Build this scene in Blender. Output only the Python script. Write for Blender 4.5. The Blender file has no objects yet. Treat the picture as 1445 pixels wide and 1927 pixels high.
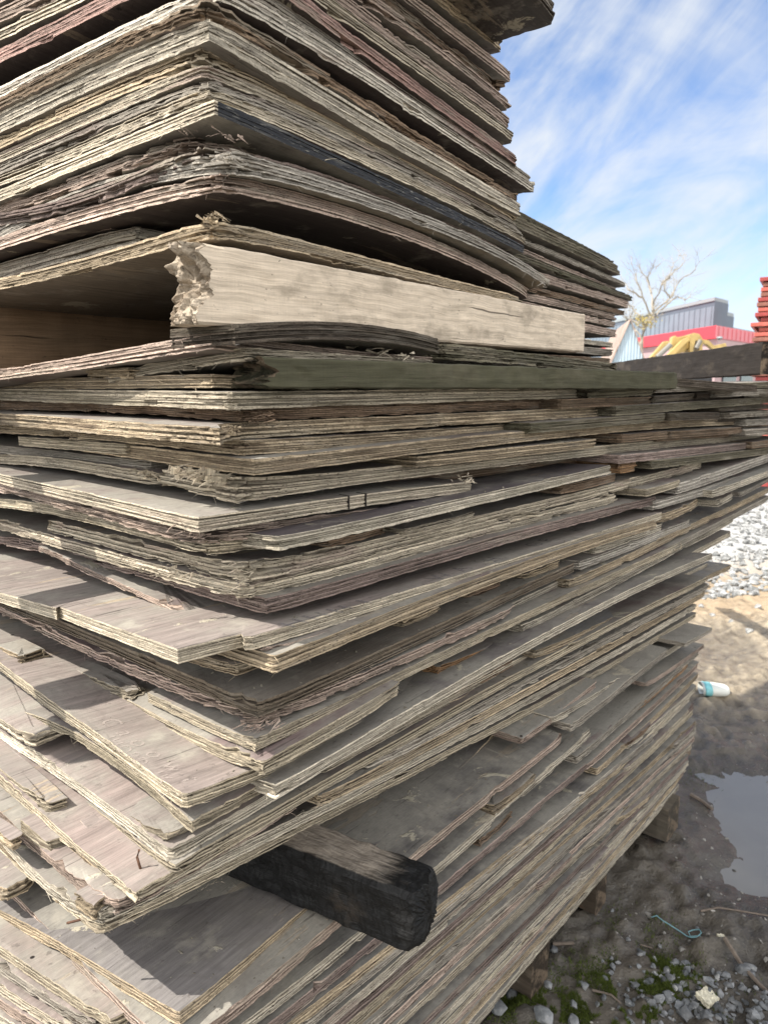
import bpy, math, random
import numpy as np
from mathutils import Vector, Matrix
R = math.radians
sc = bpy.context.scene
COL = sc.collection
rng = np.random.default_rng(7)
random.seed(7)

# ------------------------------------------------------------------ camera
F, CX, CY, PIT, EYE = 1336.0, 722.5, 963.5, R(9.7), 1.45
cd = bpy.data.cameras.new('camera'); cam = bpy.data.objects.new('camera', cd); COL.objects.link(cam)
cd.sensor_fit = 'HORIZONTAL'; cd.sensor_width = 36; cd.lens = F/1445*36
cam.location = (0, 0, EYE); cam.rotation_euler = (R(90)-PIT, 0, 0)
cd.clip_start = .02; cd.clip_end = 3000
cd.dof.use_dof = True; cd.dof.focus_distance = 1.0; cd.dof.aperture_fstop = 13
sc.camera = cam

def ray(u, v):
    """lateral, forward, down of the view ray through a measured point of the photograph"""
    x = (u-CX)/F; y = (v-CY)/F
    return x, math.cos(PIT)-y*math.sin(PIT), math.sin(PIT)+y*math.cos(PIT)

def at(u, v, D=None, z=None):
    """world point seen at (u,v): at forward distance D or at height z"""
    x, h, d = ray(u, v)
    k = D/h if D is not None else (EYE-z)/d
    return Vector((k*x, k*h, EYE-k*d))

# ------------------------------------------------------------------ object helpers
def tag(o, label=None, cat=None, group=None, kind=None):
    if label: o['label'] = label
    if cat: o['category'] = cat
    if group: o['group'] = group
    if kind: o['kind'] = kind
    return o

def link(name, me, parent=None, loc=None):
    o = bpy.data.objects.new(name, me); COL.objects.link(o)
    if parent is not None: o.parent = parent
    if loc is not None: o.location = loc
    return o

def empty(name, loc, label, cat, group=None, rz=0):
    o = bpy.data.objects.new(name, None); COL.objects.link(o)
    o.location = loc; o.rotation_euler = (0, 0, rz); o.empty_display_size = .1
    return tag(o, label, cat, group)

def mesh_np(name, V, polys, mats, pmat=None, attrs=None, smooth=False):
    """polys: list of (n,k) int arrays"""
    me = bpy.data.meshes.new(name)
    V = np.asarray(V, dtype=np.float32)
    polys = [np.asarray(p, dtype=np.int32) for p in polys if len(p)]
    loops = np.concatenate([p.ravel() for p in polys])
    sizes = np.concatenate([np.full(len(p), p.shape[1], dtype=np.int32) for p in polys])
    starts = np.concatenate([[0], np.cumsum(sizes)[:-1]]).astype(np.int32)
    me.vertices.add(len(V)); me.vertices.foreach_set('co', V.ravel())
    me.loops.add(len(loops)); me.loops.foreach_set('vertex_index', loops)
    me.polygons.add(len(sizes)); me.polygons.foreach_set('loop_start', starts)
    try: me.polygons.foreach_set('loop_total', sizes)
    except Exception: pass
    for m in mats: me.materials.append(m)
    if pmat is not None: me.polygons.foreach_set('material_index', np.asarray(pmat, dtype=np.int32))
    me.polygons.foreach_set('use_smooth', np.full(len(sizes), smooth, dtype=bool))
    for k, a in (attrs or {}).items():
        at_ = me.attributes.new(k, 'FLOAT_VECTOR', 'POINT')
        at_.data.foreach_set('vector', np.asarray(a, dtype=np.float32).ravel())
    me.update(calc_edges=True)
    return me

class MB:
    """collects simple solids into one mesh"""
    def __init__(s): s.v = []; s.f = []
    def add(s, vs, fs):
        b = len(s.v); s.v += [tuple(v) for v in vs]; s.f += [tuple(b+i for i in f) for f in fs]
    def box(s, c, size, M=None):
        x, y, z = (d/2 for d in size)
        vs = [Vector((a*x, b*y, e*z)) for a in (-1, 1) for b in (-1, 1) for e in (-1, 1)]
        if M is not None: vs = [M @ v for v in vs]
        c = Vector(c)
        s.add([v+c for v in vs], [(0,1,3,2),(4,6,7,5),(0,4,5,1),(2,3,7,6),(0,2,6,4),(1,5,7,3)])
    def prism(s, pts, axis_from, axis_to):
        """pts: 2-D outline in the plane given as 3-D vectors at axis_from, swept to axis_to"""
        n = len(pts); a = [Vector(p)+Vector(axis_from) for p in pts]; b = [Vector(p)+Vector(axis_to) for p in pts]
        s.add(a+b, [tuple(range(n))[::-1], tuple(range(n, 2*n))]+[(i, (i+1) % n, n+(i+1) % n, n+i) for i in range(n)])
    def tube(s, P, rad, n=6):
        P = [Vector(p) for p in P]; vs = []; fs = []
        for i, p in enumerate(P):
            t = (P[min(i+1, len(P)-1)]-P[max(i-1, 0)]).normalized()
            a = t.cross(Vector((0, 0, 1)))
            if a.length < .1: a = t.cross(Vector((1, 0, 0)))
            a.normalize(); b = t.cross(a)
            r = rad[i] if hasattr(rad, '__len__') else rad
            for k in range(n):
                q = 2*math.pi*k/n; vs.append(p+(a*math.cos(q)+b*math.sin(q))*r)
        m = len(P)
        for i in range(m-1):
            for k in range(n): fs.append((i*n+k, i*n+(k+1) % n, (i+1)*n+(k+1) % n, (i+1)*n+k))
        fs.append(tuple(range(n))[::-1]); fs.append(tuple((m-1)*n+k for k in range(n)))
        s.add(vs, fs)
    def build(s, name, mat, parent=None, loc=None, smooth=False, bevel=0):
        me = bpy.data.meshes.new(name); me.from_pydata(s.v, [], s.f); me.materials.append(mat)
        if smooth: me.polygons.foreach_set('use_smooth', [True]*len(me.polygons))
        me.update(); o = link(name, me, parent, loc)
        if bevel:
            b = o.modifiers.new('bevel', 'BEVEL'); b.width = bevel; b.segments = 2; b.limit_method = 'ANGLE'
        return o

# ------------------------------------------------------------------ node helpers
class NT:
    def __init__(s, name):
        s.m = bpy.data.materials.new(name); s.m.use_nodes = True
        s.t = s.m.node_tree; s.t.nodes.clear()
        s.out = s.t.nodes.new('ShaderNodeOutputMaterial')
    def n(s, typ, **kw):
        nd = s.t.nodes.new('ShaderNode'+typ)
        for k, v in kw.items(): setattr(nd, k, v)
        return nd
    def set(s, nd, sock, v):
        i = nd.inputs[sock]
        if hasattr(v, 'is_linked') or hasattr(v, 'links'): s.t.links.new(v, i)
        else: i.default_value = v
    def math(s, op, a, b=0.0, c=None, clamp=False):
        nd = s.n('Math', operation=op, use_clamp=clamp); s.set(nd, 0, a); s.set(nd, 1, b)
        if c is not None: s.set(nd, 2, c)
        return nd.outputs[0]
    def vec(s, x, y, z):
        nd = s.n('CombineXYZ'); s.set(nd, 0, x); s.set(nd, 1, y); s.set(nd, 2, z); return nd.outputs[0]
    def noise(s, v, scale, det=3, rough=.55, dist=0.0, out=0):
        nd = s.n('TexNoise'); s.set(nd, 'Vector', v); s.set(nd, 'Scale', scale); s.set(nd, 'Detail', det)
        s.set(nd, 'Roughness', rough); s.set(nd, 'Distortion', dist); return nd.outputs[out]
    def ramp(s, f, a, b):
        """smooth 0..1 between a and b"""
        nd = s.n('MapRange', interpolation_type='SMOOTHSTEP'); s.set(nd, 0, f); s.set(nd, 1, a); s.set(nd, 2, b); return nd.outputs[0]
    def remap(s, f, a, b, c, d):
        nd = s.n('MapRange'); s.set(nd, 0, f); s.set(nd, 1, a); s.set(nd, 2, b); s.set(nd, 3, c); s.set(nd, 4, d); return nd.outputs[0]
    def mix(s, f, a, b, mode='MIX'):
        nd = s.n('Mix', data_type='RGBA', blend_type=mode); s.set(nd, 0, f)
        for k, v in ((6, a), (7, b)):
            if isinstance(v, tuple) and len(v) == 3: v = v+(1,)
            s.set(nd, k, v)
        return nd.outputs[2]
    def scale(s, col, f):
        nd = s.n('VectorMath', operation='SCALE'); s.set(nd, 0, col); s.set(nd, 3, f); return nd.outputs[0]
    def attr(s, name, obj=False):
        nd = s.n('Attribute', attribute_name=name)
        if obj: nd.attribute_type = 'OBJECT'
        return nd
    def sep(s, v):
        nd = s.n('SeparateXYZ'); s.set(nd, 0, v); return nd.outputs
    def done(s, col, rough=.9, bump=None, bstr=.5, bdist=.002, spec=.3, metal=0.0, **kw):
        b = s.n('BsdfPrincipled')
        if isinstance(col, tuple) and len(col) == 3: col = col+(1,)
        s.set(b, 'Base Color', col); s.set(b, 'Roughness', rough); s.set(b, 'Specular IOR Level', spec); s.set(b, 'Metallic', metal)
        for k, v in kw.items(): s.set(b, k, v)
        if bump is not None:
            bp = s.n('Bump'); s.set(bp, 'Height', bump); bp.inputs['Strength'].default_value = bstr; bp.inputs['Distance'].default_value = bdist
            s.t.links.new(bp.outputs[0], b.inputs['Normal'])
        s.t.links.new(b.outputs[0], s.out.inputs[0]); return s.m

def objcolor(s):
    return s.n('ObjectInfo').outputs['Color']

# ------------------------------------------------------------------ materials
def mat_ply_edge():
    """weathered sawn edge of plywood: layers, grain, dried mud; A = (metres along the edge, 0..1 up the edge, seed)"""
    s = NT('plywood_edge'); a = s.sep(s.attr('A').outputs['Vector']); pl, hv, sd = a[0], a[1], a[2]
    wob = s.noise(s.vec(s.math('MULTIPLY', pl, 9.0), hv, sd), 1.0, 2)
    h7 = s.math('ADD', s.math('MULTIPLY', hv, 7.0), s.math('MULTIPLY', s.math('SUBTRACT', wob, .5), .6))
    ply = s.math('FLOOR', h7); fr = s.math('FRACT', h7)
    odd = s.math('MODULO', ply, 2.0)
    wn = s.n('TexWhiteNoise', noise_dimensions='2D'); s.set(wn, 'Vector', s.vec(ply, s.math('MULTIPLY', sd, 13.7), 0.0))
    gl = s.math('SUBTRACT', 1.0, s.ramp(s.math('PINGPONG', h7, .5), .0, .20))          # dark glue line
    gl = s.math('MULTIPLY', gl, s.ramp(s.noise(s.vec(s.math('MULTIPLY', pl, 14.0), ply, sd), 1.0, 2), .34, .52))
    grain = s.noise(s.vec(s.math('MULTIPLY', pl, 38.0), s.math('MULTIPLY', hv, 16.0), sd), 1.0, 4, .65)
    fine = s.noise(s.vec(s.math('MULTIPLY', pl, 420.0), s.math('MULTIPLY', hv, 9.0), sd), 1.0, 3, .7)
    blot = s.noise(s.vec(s.math('MULTIPLY', pl, 5.0), s.math('MULTIPLY', hv, .9), sd), 1.0, 5, .62)
    blot2 = s.noise(s.vec(s.math('MULTIPLY', pl, 11.0), s.math('MULTIPLY', hv, 2.2), s.math('ADD', sd, 31.0)), 1.0, 5, .65)
    tint = objcolor(s)
    val = s.math('MULTIPLY', s.math('ADD', .80, s.math('MULTIPLY', wn.outputs[0], .36)), s.math('SUBTRACT', 1.12, s.math('MULTIPLY', odd, .40)))
    val = s.math('MULTIPLY', val, s.remap(grain, .3, .7, .68, 1.22))
    val = s.math('MULTIPLY', val, s.remap(fine, .32, .68, .70, 1.20))
    c = s.scale(tint, val)
    c = s.mix(s.math('MULTIPLY', s.ramp(blot2, .52, .74), .55), c, (.31, .28, .24))      # silver-grey weathering
    c = s.mix(s.math('MULTIPLY', s.ramp(blot, .52, .70), s.attr('dirt', True).outputs['Fac']), c, (.44, .395, .315))   # dried mud and cement
    c = s.mix(s.math('MULTIPLY', s.ramp(blot2, .55, .35), s.attr('brown', True).outputs['Fac']), c, (.085, .055, .038))
    c = s.mix(s.math('MULTIPLY', s.ramp(blot, .48, .36), s.attr('pink', True).outputs['Fac']), c, (.41, .30, .265))
    c = s.mix(s.math('MULTIPLY', s.ramp(s.noise(s.vec(s.math('MULTIPLY', pl, 3.2), hv, s.math('ADD', sd, 7.0)), 1.0, 4), .40, .62), s.attr('moss', True).outputs['Fac']), c, (.125, .118, .078))
    c = s.mix(s.math('MULTIPLY', gl, .72), c, (.045, .035, .028))
    rot = s.noise(s.vec(s.math('MULTIPLY', pl, 7.0), s.math('MULTIPLY', hv, 5.0), s.math('ADD', sd, 17.0)), 1.0, 5, .7)
    c = s.mix(s.math('MULTIPLY', s.ramp(rot, .54, .68), .7), c, (.095, .070, .052))
    long_ = s.noise(s.vec(s.math('MULTIPLY', pl, 1.6), 0.0, s.math('ADD', sd, 5.0)), 1.0, 3, .6)
    c = s.scale(c, s.remap(long_, .3, .7, .62, 1.18))
    cr = s.noise(s.vec(s.math('MULTIPLY', pl, 22.0), s.math('MULTIPLY', hv, 30.0), sd), 1.0, 2, .5)
    pit = s.n('TexVoronoi', feature='F1'); s.set(pit, 'Vector', s.vec(s.math('MULTIPLY', pl, 130.0), s.math('MULTIPLY', hv, 9.0), sd)); s.set(pit, 'Scale', 1.0)
    pt = s.math('MULTIPLY', s.ramp(pit.outputs['Distance'], .30, .16), s.ramp(blot2, .42, .56)); c = s.mix(s.math('MULTIPLY', pt, .8), c, (.05, .038, .03))
    crk = s.ramp(cr, .36, .28); c = s.mix(s.math('MULTIPLY', crk, .7), c, (.03, .024, .02))
    bh = s.math('ADD', s.math('ADD', s.math('MULTIPLY', grain, .9), s.math('MULTIPLY', fine, .5)), s.math('ADD', s.math('MULTIPLY', gl, -.5), s.math('MULTIPLY', crk, -.5)))
    return s.done(c, .93, bh, .9, .0028, .15)

def mat_painted_edge():
    """black sealing paint worn through to wood"""
    s = NT('black_painted_edge'); a = s.sep(s.attr('A').outputs['Vector']); pl, hv, sd = a
    g = s.noise(s.vec(s.math('MULTIPLY', pl, 60.0), s.math('MULTIPLY', hv, 9.0), sd), 1.0, 5, .7)
    b = s.noise(s.vec(s.math('MULTIPLY', pl, 9.0), s.math('MULTIPLY', hv, 3.0), sd), 1.0, 4)
    c = s.mix(s.ramp(g, .56, .70), (.016, .017, .02), (.30, .28, .24))
    c = s.mix(s.math('MULTIPLY', s.ramp(b, .55, .75), .5), c, (.20, .19, .17))
    return s.done(c, .65, g, .5, .002, .4)

def mat_ply_face():
    """film-faced plywood, worn, dusted with cement; B = (s, t, seed) in metres"""
    s = NT('plywood_face'); b = s.sep(s.attr('B').outputs['Vector']); x, y, sd = b
    big = s.noise(s.vec(s.math('MULTIPLY', x, 3.0), s.math('MULTIPLY', y, 3.0), sd), 1.0, 6, .62, .4)
    mid = s.noise(s.vec(s.math('MULTIPLY', x, 14.0), s.math('MULTIPLY', y, 14.0), sd), 1.0, 5, .65)
    gr = s.noise(s.vec(s.math('MULTIPLY', x, 9.0), s.math('MULTIPLY', y, 130.0), sd), 1.0, 4, .6)
    speck = s.noise(s.vec(s.math('MULTIPLY', x, 160.0), s.math('MULTIPLY', y, 160.0), sd), 1.0, 2, .6)
    film = s.attr('film', True).outputs['Color']
    c = s.scale(film, s.remap(gr, .3, .7, .72, 1.25))
    dust = s.math('ADD', s.math('MULTIPLY', big, .7), s.math('MULTIPLY', mid, .35))
    du = s.attr('dust', True).outputs['Fac']
    k = s.ramp(dust, s.math('SUBTRACT', .80, s.math('MULTIPLY', du, .55)), s.math('SUBTRACT', 1.02, s.math('MULTIPLY', du, .55)))
    c = s.mix(s.math('MULTIPLY', k, .92), c, s.mix(speck, (.235, .222, .195), (.33, .31, .265)))
    crk = s.ramp(s.noise(s.vec(s.math('MULTIPLY', x, 5.0), s.math('MULTIPLY', y, 85.0), s.math('ADD', sd, 4.0)), 1.0, 3, .55), .345, .29)
    crk = s.math('MULTIPLY', crk, s.attr('crack', True).outputs['Fac'])
    c = s.mix(s.math('MULTIPLY', crk, .8), c, (.03, .025, .022))
    spl = s.ramp(s.noise(s.vec(s.math('MULTIPLY', x, 7.0), s.math('MULTIPLY', y, 7.0), s.math('ADD', sd, 9.0)), 1.0, 6, .7, .6), .62, .655)
    c = s.mix(s.math('MULTIPLY', spl, .8), c, (.47, .43, .33))
    fg = s.noise(s.vec(s.math('MULTIPLY', x, 40.0), s.math('MULTIPLY', y, 520.0), sd), 1.0, 3, .65)
    c = s.scale(c, s.remap(fg, .3, .7, .86, 1.12))
    c = s.mix(s.math('MULTIPLY', s.ramp(s.noise(s.vec(s.math('MULTIPLY', x, 55.0), s.math('MULTIPLY', y, 70.0), sd), 1.0, 4, .7), .60, .70), .55), c, (.10, .085, .075))
    c = s.mix(s.math('MULTIPLY', s.ramp(mid, .56, .70), .45), c, (.40, .37, .31))
    c = s.mix(s.math('MULTIPLY', s.ramp(s.noise(s.vec(s.math('MULTIPLY', x, 4.0), s.math('MULTIPLY', y, 4.0), s.math('ADD', sd, 21.0)), 1.0, 5, .6), .50, .66), s.math('MULTIPLY', du, .45)), c, (.16, .145, .13))
    pe = s.noise(s.vec(s.math('MULTIPLY', x, 3.2), s.math('MULTIPLY', y, 15.0), s.math('ADD', sd, 13.0)), 1.0, 6, .68, .3)
    pk = s.math('MULTIPLY', s.ramp(pe, .615, .63), s.attr('crack', True).outputs['Fac']); c = s.mix(s.math('MULTIPLY', pk, .8), c, s.scale(s.mix(0.0, (.40, .325, .235), (0, 0, 0)), s.remap(fg, .3, .7, .6, 1.2)))
    wm = s.noise(s.vec(s.math('MULTIPLY', x, 6.0), s.math('MULTIPLY', y, 6.0), s.math('ADD', sd, 2.0)), 1.0, 3, .5, .8)
    c = s.mix(s.math('MULTIPLY', s.math('MULTIPLY', s.ramp(wm, .50, .53), s.ramp(wm, .57, .535)), .16), c, (.10, .085, .075))
    nh = s.n('TexVoronoi', feature='F1'); s.set(nh, 'Vector', s.vec(s.math('MULTIPLY', x, 11.0), s.math('MULTIPLY', y, 11.0), sd)); s.set(nh, 'Scale', 1.0)
    c = s.mix(s.ramp(nh.outputs['Distance'], .045, .03), c, (.02, .016, .014))
    bh = s.math('ADD', s.math('ADD', s.math('MULTIPLY', gr, .25), s.math('MULTIPLY', speck, .35)), s.math('ADD', s.math('ADD', s.math('MULTIPLY', fg, .3), s.math('MULTIPLY', crk, -.8)), s.math('SUBTRACT', s.math('MULTIPLY', spl, .9), s.math('MULTIPLY', pk, .8))))
    ro = s.math('ADD', .62, s.math('MULTIPLY', k, .25))
    return s.done(c, ro, bh, .6, .0018, .25)

def mat_timber():
    """sawn timber; A = (metres along, metres around, seed); tint from the object's colour"""
    s = NT('weathered_timber'); a = s.sep(s.attr('A').outputs['Vector']); x, y, sd = a
    wv = s.noise(s.vec(s.math('MULTIPLY', x, 7.0), s.math('MULTIPLY', y, 9.0), sd), 1.0, 2)
    yw = s.math('ADD', y, s.math('MULTIPLY', wv, .018))
    g1 = s.noise(s.vec(s.math('MULTIPLY', x, 4.0), s.math('MULTIPLY', yw, 210.0), sd), 1.0, 4, .6)
    g2 = s.noise(s.vec(s.math('MULTIPLY', x, 30.0), s.math('MULTIPLY', yw, 620.0), sd), 1.0, 3, .6)
    saw = s.noise(s.vec(s.math('MULTIPLY', x, 420.0), s.math('MULTIPLY', y, 14.0), sd), 1.0, 3)
    big = s.noise(s.vec(s.math('MULTIPLY', x, 6.0), s.math('MULTIPLY', y, 12.0), sd), 1.0, 6, .66)
    spk = s.noise(s.vec(s.math('MULTIPLY', x, 70.0), s.math('MULTIPLY', y, 110.0), sd), 1.0, 4, .7)
    c = s.scale(objcolor(s), s.math('MULTIPLY', s.remap(g1, .3, .7, .72, 1.14), s.math('MULTIPLY', s.remap(g2, .3, .7, .86, 1.12), s.remap(saw, .3, .7, .96, 1.03))))
    c = s.mix(s.math('MULTIPLY', s.ramp(big, .5, .66), s.attr('dirt', True).outputs['Fac']), c, (.27, .225, .17))
    c = s.mix(s.math('MULTIPLY', s.ramp(big, .48, .30), s.attr('moss', True).outputs['Fac']), c, (.105, .098, .064))
    c = s.mix(s.math('MULTIPLY', s.ramp(spk, .62, .72), .7), c, (.07, .055, .042))
    kn = s.n('TexVoronoi', feature='F1'); s.set(kn, 'Vector', s.vec(s.math('MULTIPLY', x, 4.0), s.math('MULTIPLY', y, 22.0), sd)); s.set(kn, 'Scale', 1.0)
    k = s.ramp(s.math('ADD', kn.outputs['Distance'], s.math('MULTIPLY', s.math('SUBTRACT', spk, .5), .12)), .13, .05); c = s.mix(s.math('MULTIPLY', k, .85), c, (.10, .058, .035))
    ck = s.ramp(s.noise(s.vec(s.math('MULTIPLY', x, 2.2), s.math('MULTIPLY', yw, 75.0), s.math('ADD', sd, 3.0)), 1.0, 2), .30, .265)
    c = s.mix(s.math('MULTIPLY', ck, .75), c, (.035, .028, .022))
    bh = s.math('ADD', s.math('ADD', s.math('MULTIPLY', g1, .6), s.math('MULTIPLY', g2, .35)), s.math('ADD', s.math('MULTIPLY', saw, .08), s.math('MULTIPLY', ck, -.8)))
    return s.done(c, .9, bh, .6, .002, .2)

def mat_endgrain():
    s = NT('rotten_end_grain'); q = s.n('TexCoord').outputs['Object']; n = s.noise(q, 120., 5, .7, .5); m = s.noise(q, 28., 4, .6)
    c = s.scale(objcolor(s), s.remap(n, .3, .7, .25, .80)); c = s.mix(s.math('MULTIPLY', s.ramp(m, .45, .65), .7), c, (.20, .15, .105)); c = s.mix(s.ramp(n, .40, .30), c, (.05, .037, .027))
    return s.done(c, .95, n, .8, .004, .15)
def mat_char():
    s = NT('charred_wood'); a = s.sep(s.attr('A').outputs['Vector']); x, y, sd = a
    wob = s.noise(s.vec(s.math('MULTIPLY', x, 20.0), s.math('MULTIPLY', y, 20.0), sd), 1.0, 3)
    vo = s.n('TexVoronoi', feature='DISTANCE_TO_EDGE')
    s.set(vo, 'Vector', s.vec(s.math('ADD', s.math('MULTIPLY', x, 95.0), s.math('MULTIPLY', wob, 5.0)), s.math('ADD', s.math('MULTIPLY', y, 30.0), s.math('MULTIPLY', wob, 3.0)), sd)); s.set(vo, 'Scale', 1.0)
    e = s.ramp(vo.outputs['Distance'], .0, .22)
    g = s.noise(s.vec(s.math('MULTIPLY', x, 30.0), s.math('MULTIPLY', y, 220.0), sd), 1.0, 5, .65)
    big = s.noise(s.vec(s.math('MULTIPLY', x, 14.0), s.math('MULTIPLY', y, 16.0), sd), 1.0, 5)
    top = s.sep(s.attr('B').outputs['Vector']); tz = top[0]; al = top[1]
    c = s.mix(s.math('MULTIPLY', e, s.remap(g, .3, .7, .3, 1.0)), (.003, .003, .003), (.012, .012, .0125))
    c = s.mix(s.math('MULTIPLY', s.ramp(g, .60, .74), .35), c, (.07, .067, .065))
    c = s.mix(s.math('MULTIPLY', s.ramp(big, .60, .75), .5), c, (.06, .045, .032))
    wood = s.mix(s.ramp(g, .35, .65), (.12, .10, .08), (.25, .215, .175))
    m = s.math('MULTIPLY', s.ramp(s.math('ADD', tz, s.math('MULTIPLY', s.math('SUBTRACT', big, .5), .5)), .80, .95), s.ramp(s.math('ADD', al, s.math('MULTIPLY', s.math('SUBTRACT', g, .5), .08)), .035, .10))
    c = s.mix(m, c, wood)
    bh = s.math('ADD', s.math('MULTIPLY', e, .22), s.math('MULTIPLY', g, 1.1))
    return s.done(c, s.math('ADD', .58, s.math('MULTIPLY', m, .3)), bh, .6, .0025, .3)

def simple(name, col, rough=.6, nscale=0, namt=.25, metal=0.0, spec=.4, bscale=0, bdist=.01):
    s = NT(name); p = s.n('TexCoord').outputs['Object']
    c = col+(1,)
    if nscale:
        n = s.noise(p, nscale, 5, .6); c = s.scale(s.mix(0.0, col, col), s.remap(n, .3, .7, 1-namt, 1+namt))
    b = s.noise(p, bscale, 4) if bscale else None
    return s.done(c, rough, b, .4, bdist, spec, metal)

M_EDGE, M_PAINT, M_FACE, M_TIM, M_CHAR = mat_ply_edge(), mat_painted_edge(), mat_ply_face(), mat_timber(), mat_char()
M_ENDG = mat_endgrain()

def vnoise(x, y, sc, seed):
    r = np.random.default_rng(seed); T_ = r.random((256, 256))
    X_ = x*sc+1000; Y_ = y*sc+1000; i = np.floor(X_).astype(int); j = np.floor(Y_).astype(int); fx = X_-i; fy = Y_-j
    fx = fx*fx*(3-2*fx); fy = fy*fy*(3-2*fy); g = lambda a, b: T_[a % 256, b % 256]
    return (g(i, j)*(1-fx)+g(i+1, j)*fx)*(1-fy)+(g(i, j+1)*(1-fx)+g(i+1, j+1)*fx)*fy-.5

# ------------------------------------------------------------------ plywood sheets
def smooth_noise(n, ds, wl):
    """n smooth random values; samples ds apart, features wl long"""
    L = max(n*ds, 1e-6); m = int(L/wl)+4
    k = rng.normal(size=m); x = np.linspace(0, m-2.01, n); i = x.astype(int); f = x-i; f = f*f*(3-2*f)
    return k[i]*(1-f)+k[i+1]*f

PAL = dict(cream=(.47,.425,.345), pale=(.50,.465,.395), grey=(.37,.345,.305), tan=(.42,.35,.255), yellow=(.46,.41,.32), pink=(.42,.34,.295),
           rose=(.44,.30,.27), brown=(.22,.16,.115), dark=(.085,.072,.06), moss=(.155,.142,.108), purple=(.25,.20,.185), white=(.56,.53,.47),
           rust=(.36,.22,.12), mud=(.165,.14,.11), silver=(.42,.40,.365))
NPLY = 7; SURF = {}

def build_sheet(name, label, P0, psi, S, T, fz, t, col, dmg=1.0, group=None, cat='plywood sheet', film=(.17,.125,.12), dust=.8, crack=.5,
                dirt=.6, moss=0., pink=0., brown=.0, rpaint=False, outline=None, cdmg=1.0, fib=1.0, spread=.0, fine=.006, fineT=None, endfine=False):
    r = np.array([math.sin(psi), math.cos(psi)]); l = np.array([-math.cos(psi), math.sin(psi)])
    j = lambda a: rng.normal()*a
    if outline is None:
        c = .004+.006*rng.random()*dmg
        outline = [(S+j(.003), T), (0+j(.002), T), (0, c), (c*rng.random(), 0.), (S-c, j(.004)), (S+j(.006), c)]
    # resample
    pts = np.array(outline+[outline[0]], float); XY = []; 
    seg = np.diff(pts, axis=0)
    for p, d in zip(pts[:-1], seg):
        Ln = np.hypot(*d); q = p+d*.5
        front = (q[0] < S*.25 and q[1] < T*.98 and abs(d[1]) > abs(d[0])) or q[1] < .30*T and q[0] < S*.98
        end = q[0] > S*.8 and abs(d[1]) > abs(d[0])
        if front and not end:
            n = max(1, int(Ln/fine))
            # spacing grows with distance from the near corner
            x = np.linspace(0, 1, n+1)[:-1]
        else:
            n = max(2, int(Ln/(.012 if endfine else .03))); x = np.linspace(0, 1, n+1)[:-1]
        XY.append(p+d[None]*x[:, None])
    XY = np.concatenate(XY); N = len(XY)
    nx = np.roll(XY, -1, 0); pv = np.roll(XY, 1, 0)
    tg = nx-pv; tg /= np.maximum(np.hypot(tg[:, 0], tg[:, 1]), 1e-9)[:, None]
    nr = np.stack([tg[:, 1], -tg[:, 0]], 1)
    dist = np.hypot(*(nx-XY).T); pl = np.concatenate([[0], np.cumsum(dist)[:-1]]); tot = dist.sum(); ds = tot/N
    def sn(wl):
        g = smooth_noise(int(tot/.004)+2, .004, wl); return np.interp(pl, np.linspace(0, tot, len(g)), g)
    common = sn(.30)*.0011*dmg+sn(.03)*.00015*dmg
    dc = np.hypot(XY[:, 0], XY[:, 1]); de = np.hypot(XY[:, 0]-S, XY[:, 1])
    bd = np.cumsum(.45+rng.random(NPLY)); bd = np.concatenate([[0], bd/bd[-1]]); depth = .0003+.0017*rng.random(NPLY)**1.5
    cw = np.exp(-dc/.035)+.6*np.exp(-de/.03)
    ins = np.zeros((NPLY, N)); dzp = np.zeros((NPLY, N))
    for k in range(NPLY):
        ins[k] = common+(depth[k]*np.clip(1+.7*sn(.12), 0, 2) if k % 2 else .4*depth[k]*np.clip(sn(.15), 0, 2))+sn(.06)*.00018*dmg+sn(.010)*.00025*dmg+np.abs(sn(.008))*.0003*dmg
        ins[k] += cw*rng.random()*.012*dmg*cdmg
        ins[k] += (np.exp(-dc/.06))*np.abs(sn(.012))*.003*dmg*cdmg
        dzp[k] = (k-(NPLY-1)/2)/(NPLY-1)*2*spread*np.exp(-dc/.09)
    nchip = int(tot*4.5*dmg*dmg)
    for _ in range(nchip):
        p0 = rng.random()*tot; w = .008+.05*rng.random()**2; d = (.0015+.007*rng.random()**2.3)*min(dmg, 1.6)
        if rng.random() < .5: ks = range(0, 1+rng.integers(0, 3))
        elif rng.random() < .7: ks = range(NPLY-1-rng.integers(0, 3), NPLY)
        else: a = rng.integers(1, NPLY-1); ks = range(a, a+1)
        g = np.clip((1.15-np.abs(pl-p0+sn(.012)*.003)/w)*5, 0, 1)*(.6+.4*np.abs(sn(.008)))
        for k in ks: ins[k] += g*d
    V = []; A = []; B = []
    sd = rng.random()*50
    warp = sn(.35)*.0006
    def put(xy, dz, hv):
        w = P0[:2][None]+xy[:, :1]*r[None]+xy[:, 1:]*l[None]
        z = P0[2]+fz(xy[:, 0], xy[:, 1])+dz
        V.append(np.column_stack([w, z])); A.append(np.column_stack([pl, np.full(N, hv), np.full(N, sd)])); B.append(np.column_stack([xy, np.full(N, sd)]))
    rowidx = []
    cen = np.array([S/2, T/2])
    rings = (.05, .35, 1.0)
    def inner(xy, f):
        d = cen-xy; return xy+d*f if f < 1 else np.repeat(cen[None]+0*d[:1], N, 0)+(-d)*.002
    # bottom rings inwards -> edge -> top rings
    e0 = XY-nr*ins[0][:, None]; e1 = XY-nr*ins[-1][:, None]
    topj = sn(.02)*.0003*dmg; botj = sn(.012)*.0004*dmg
    seq = [(inner(e0, f), -t, 0.) for f in rings[::-1]]
    nb = len(seq)
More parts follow.
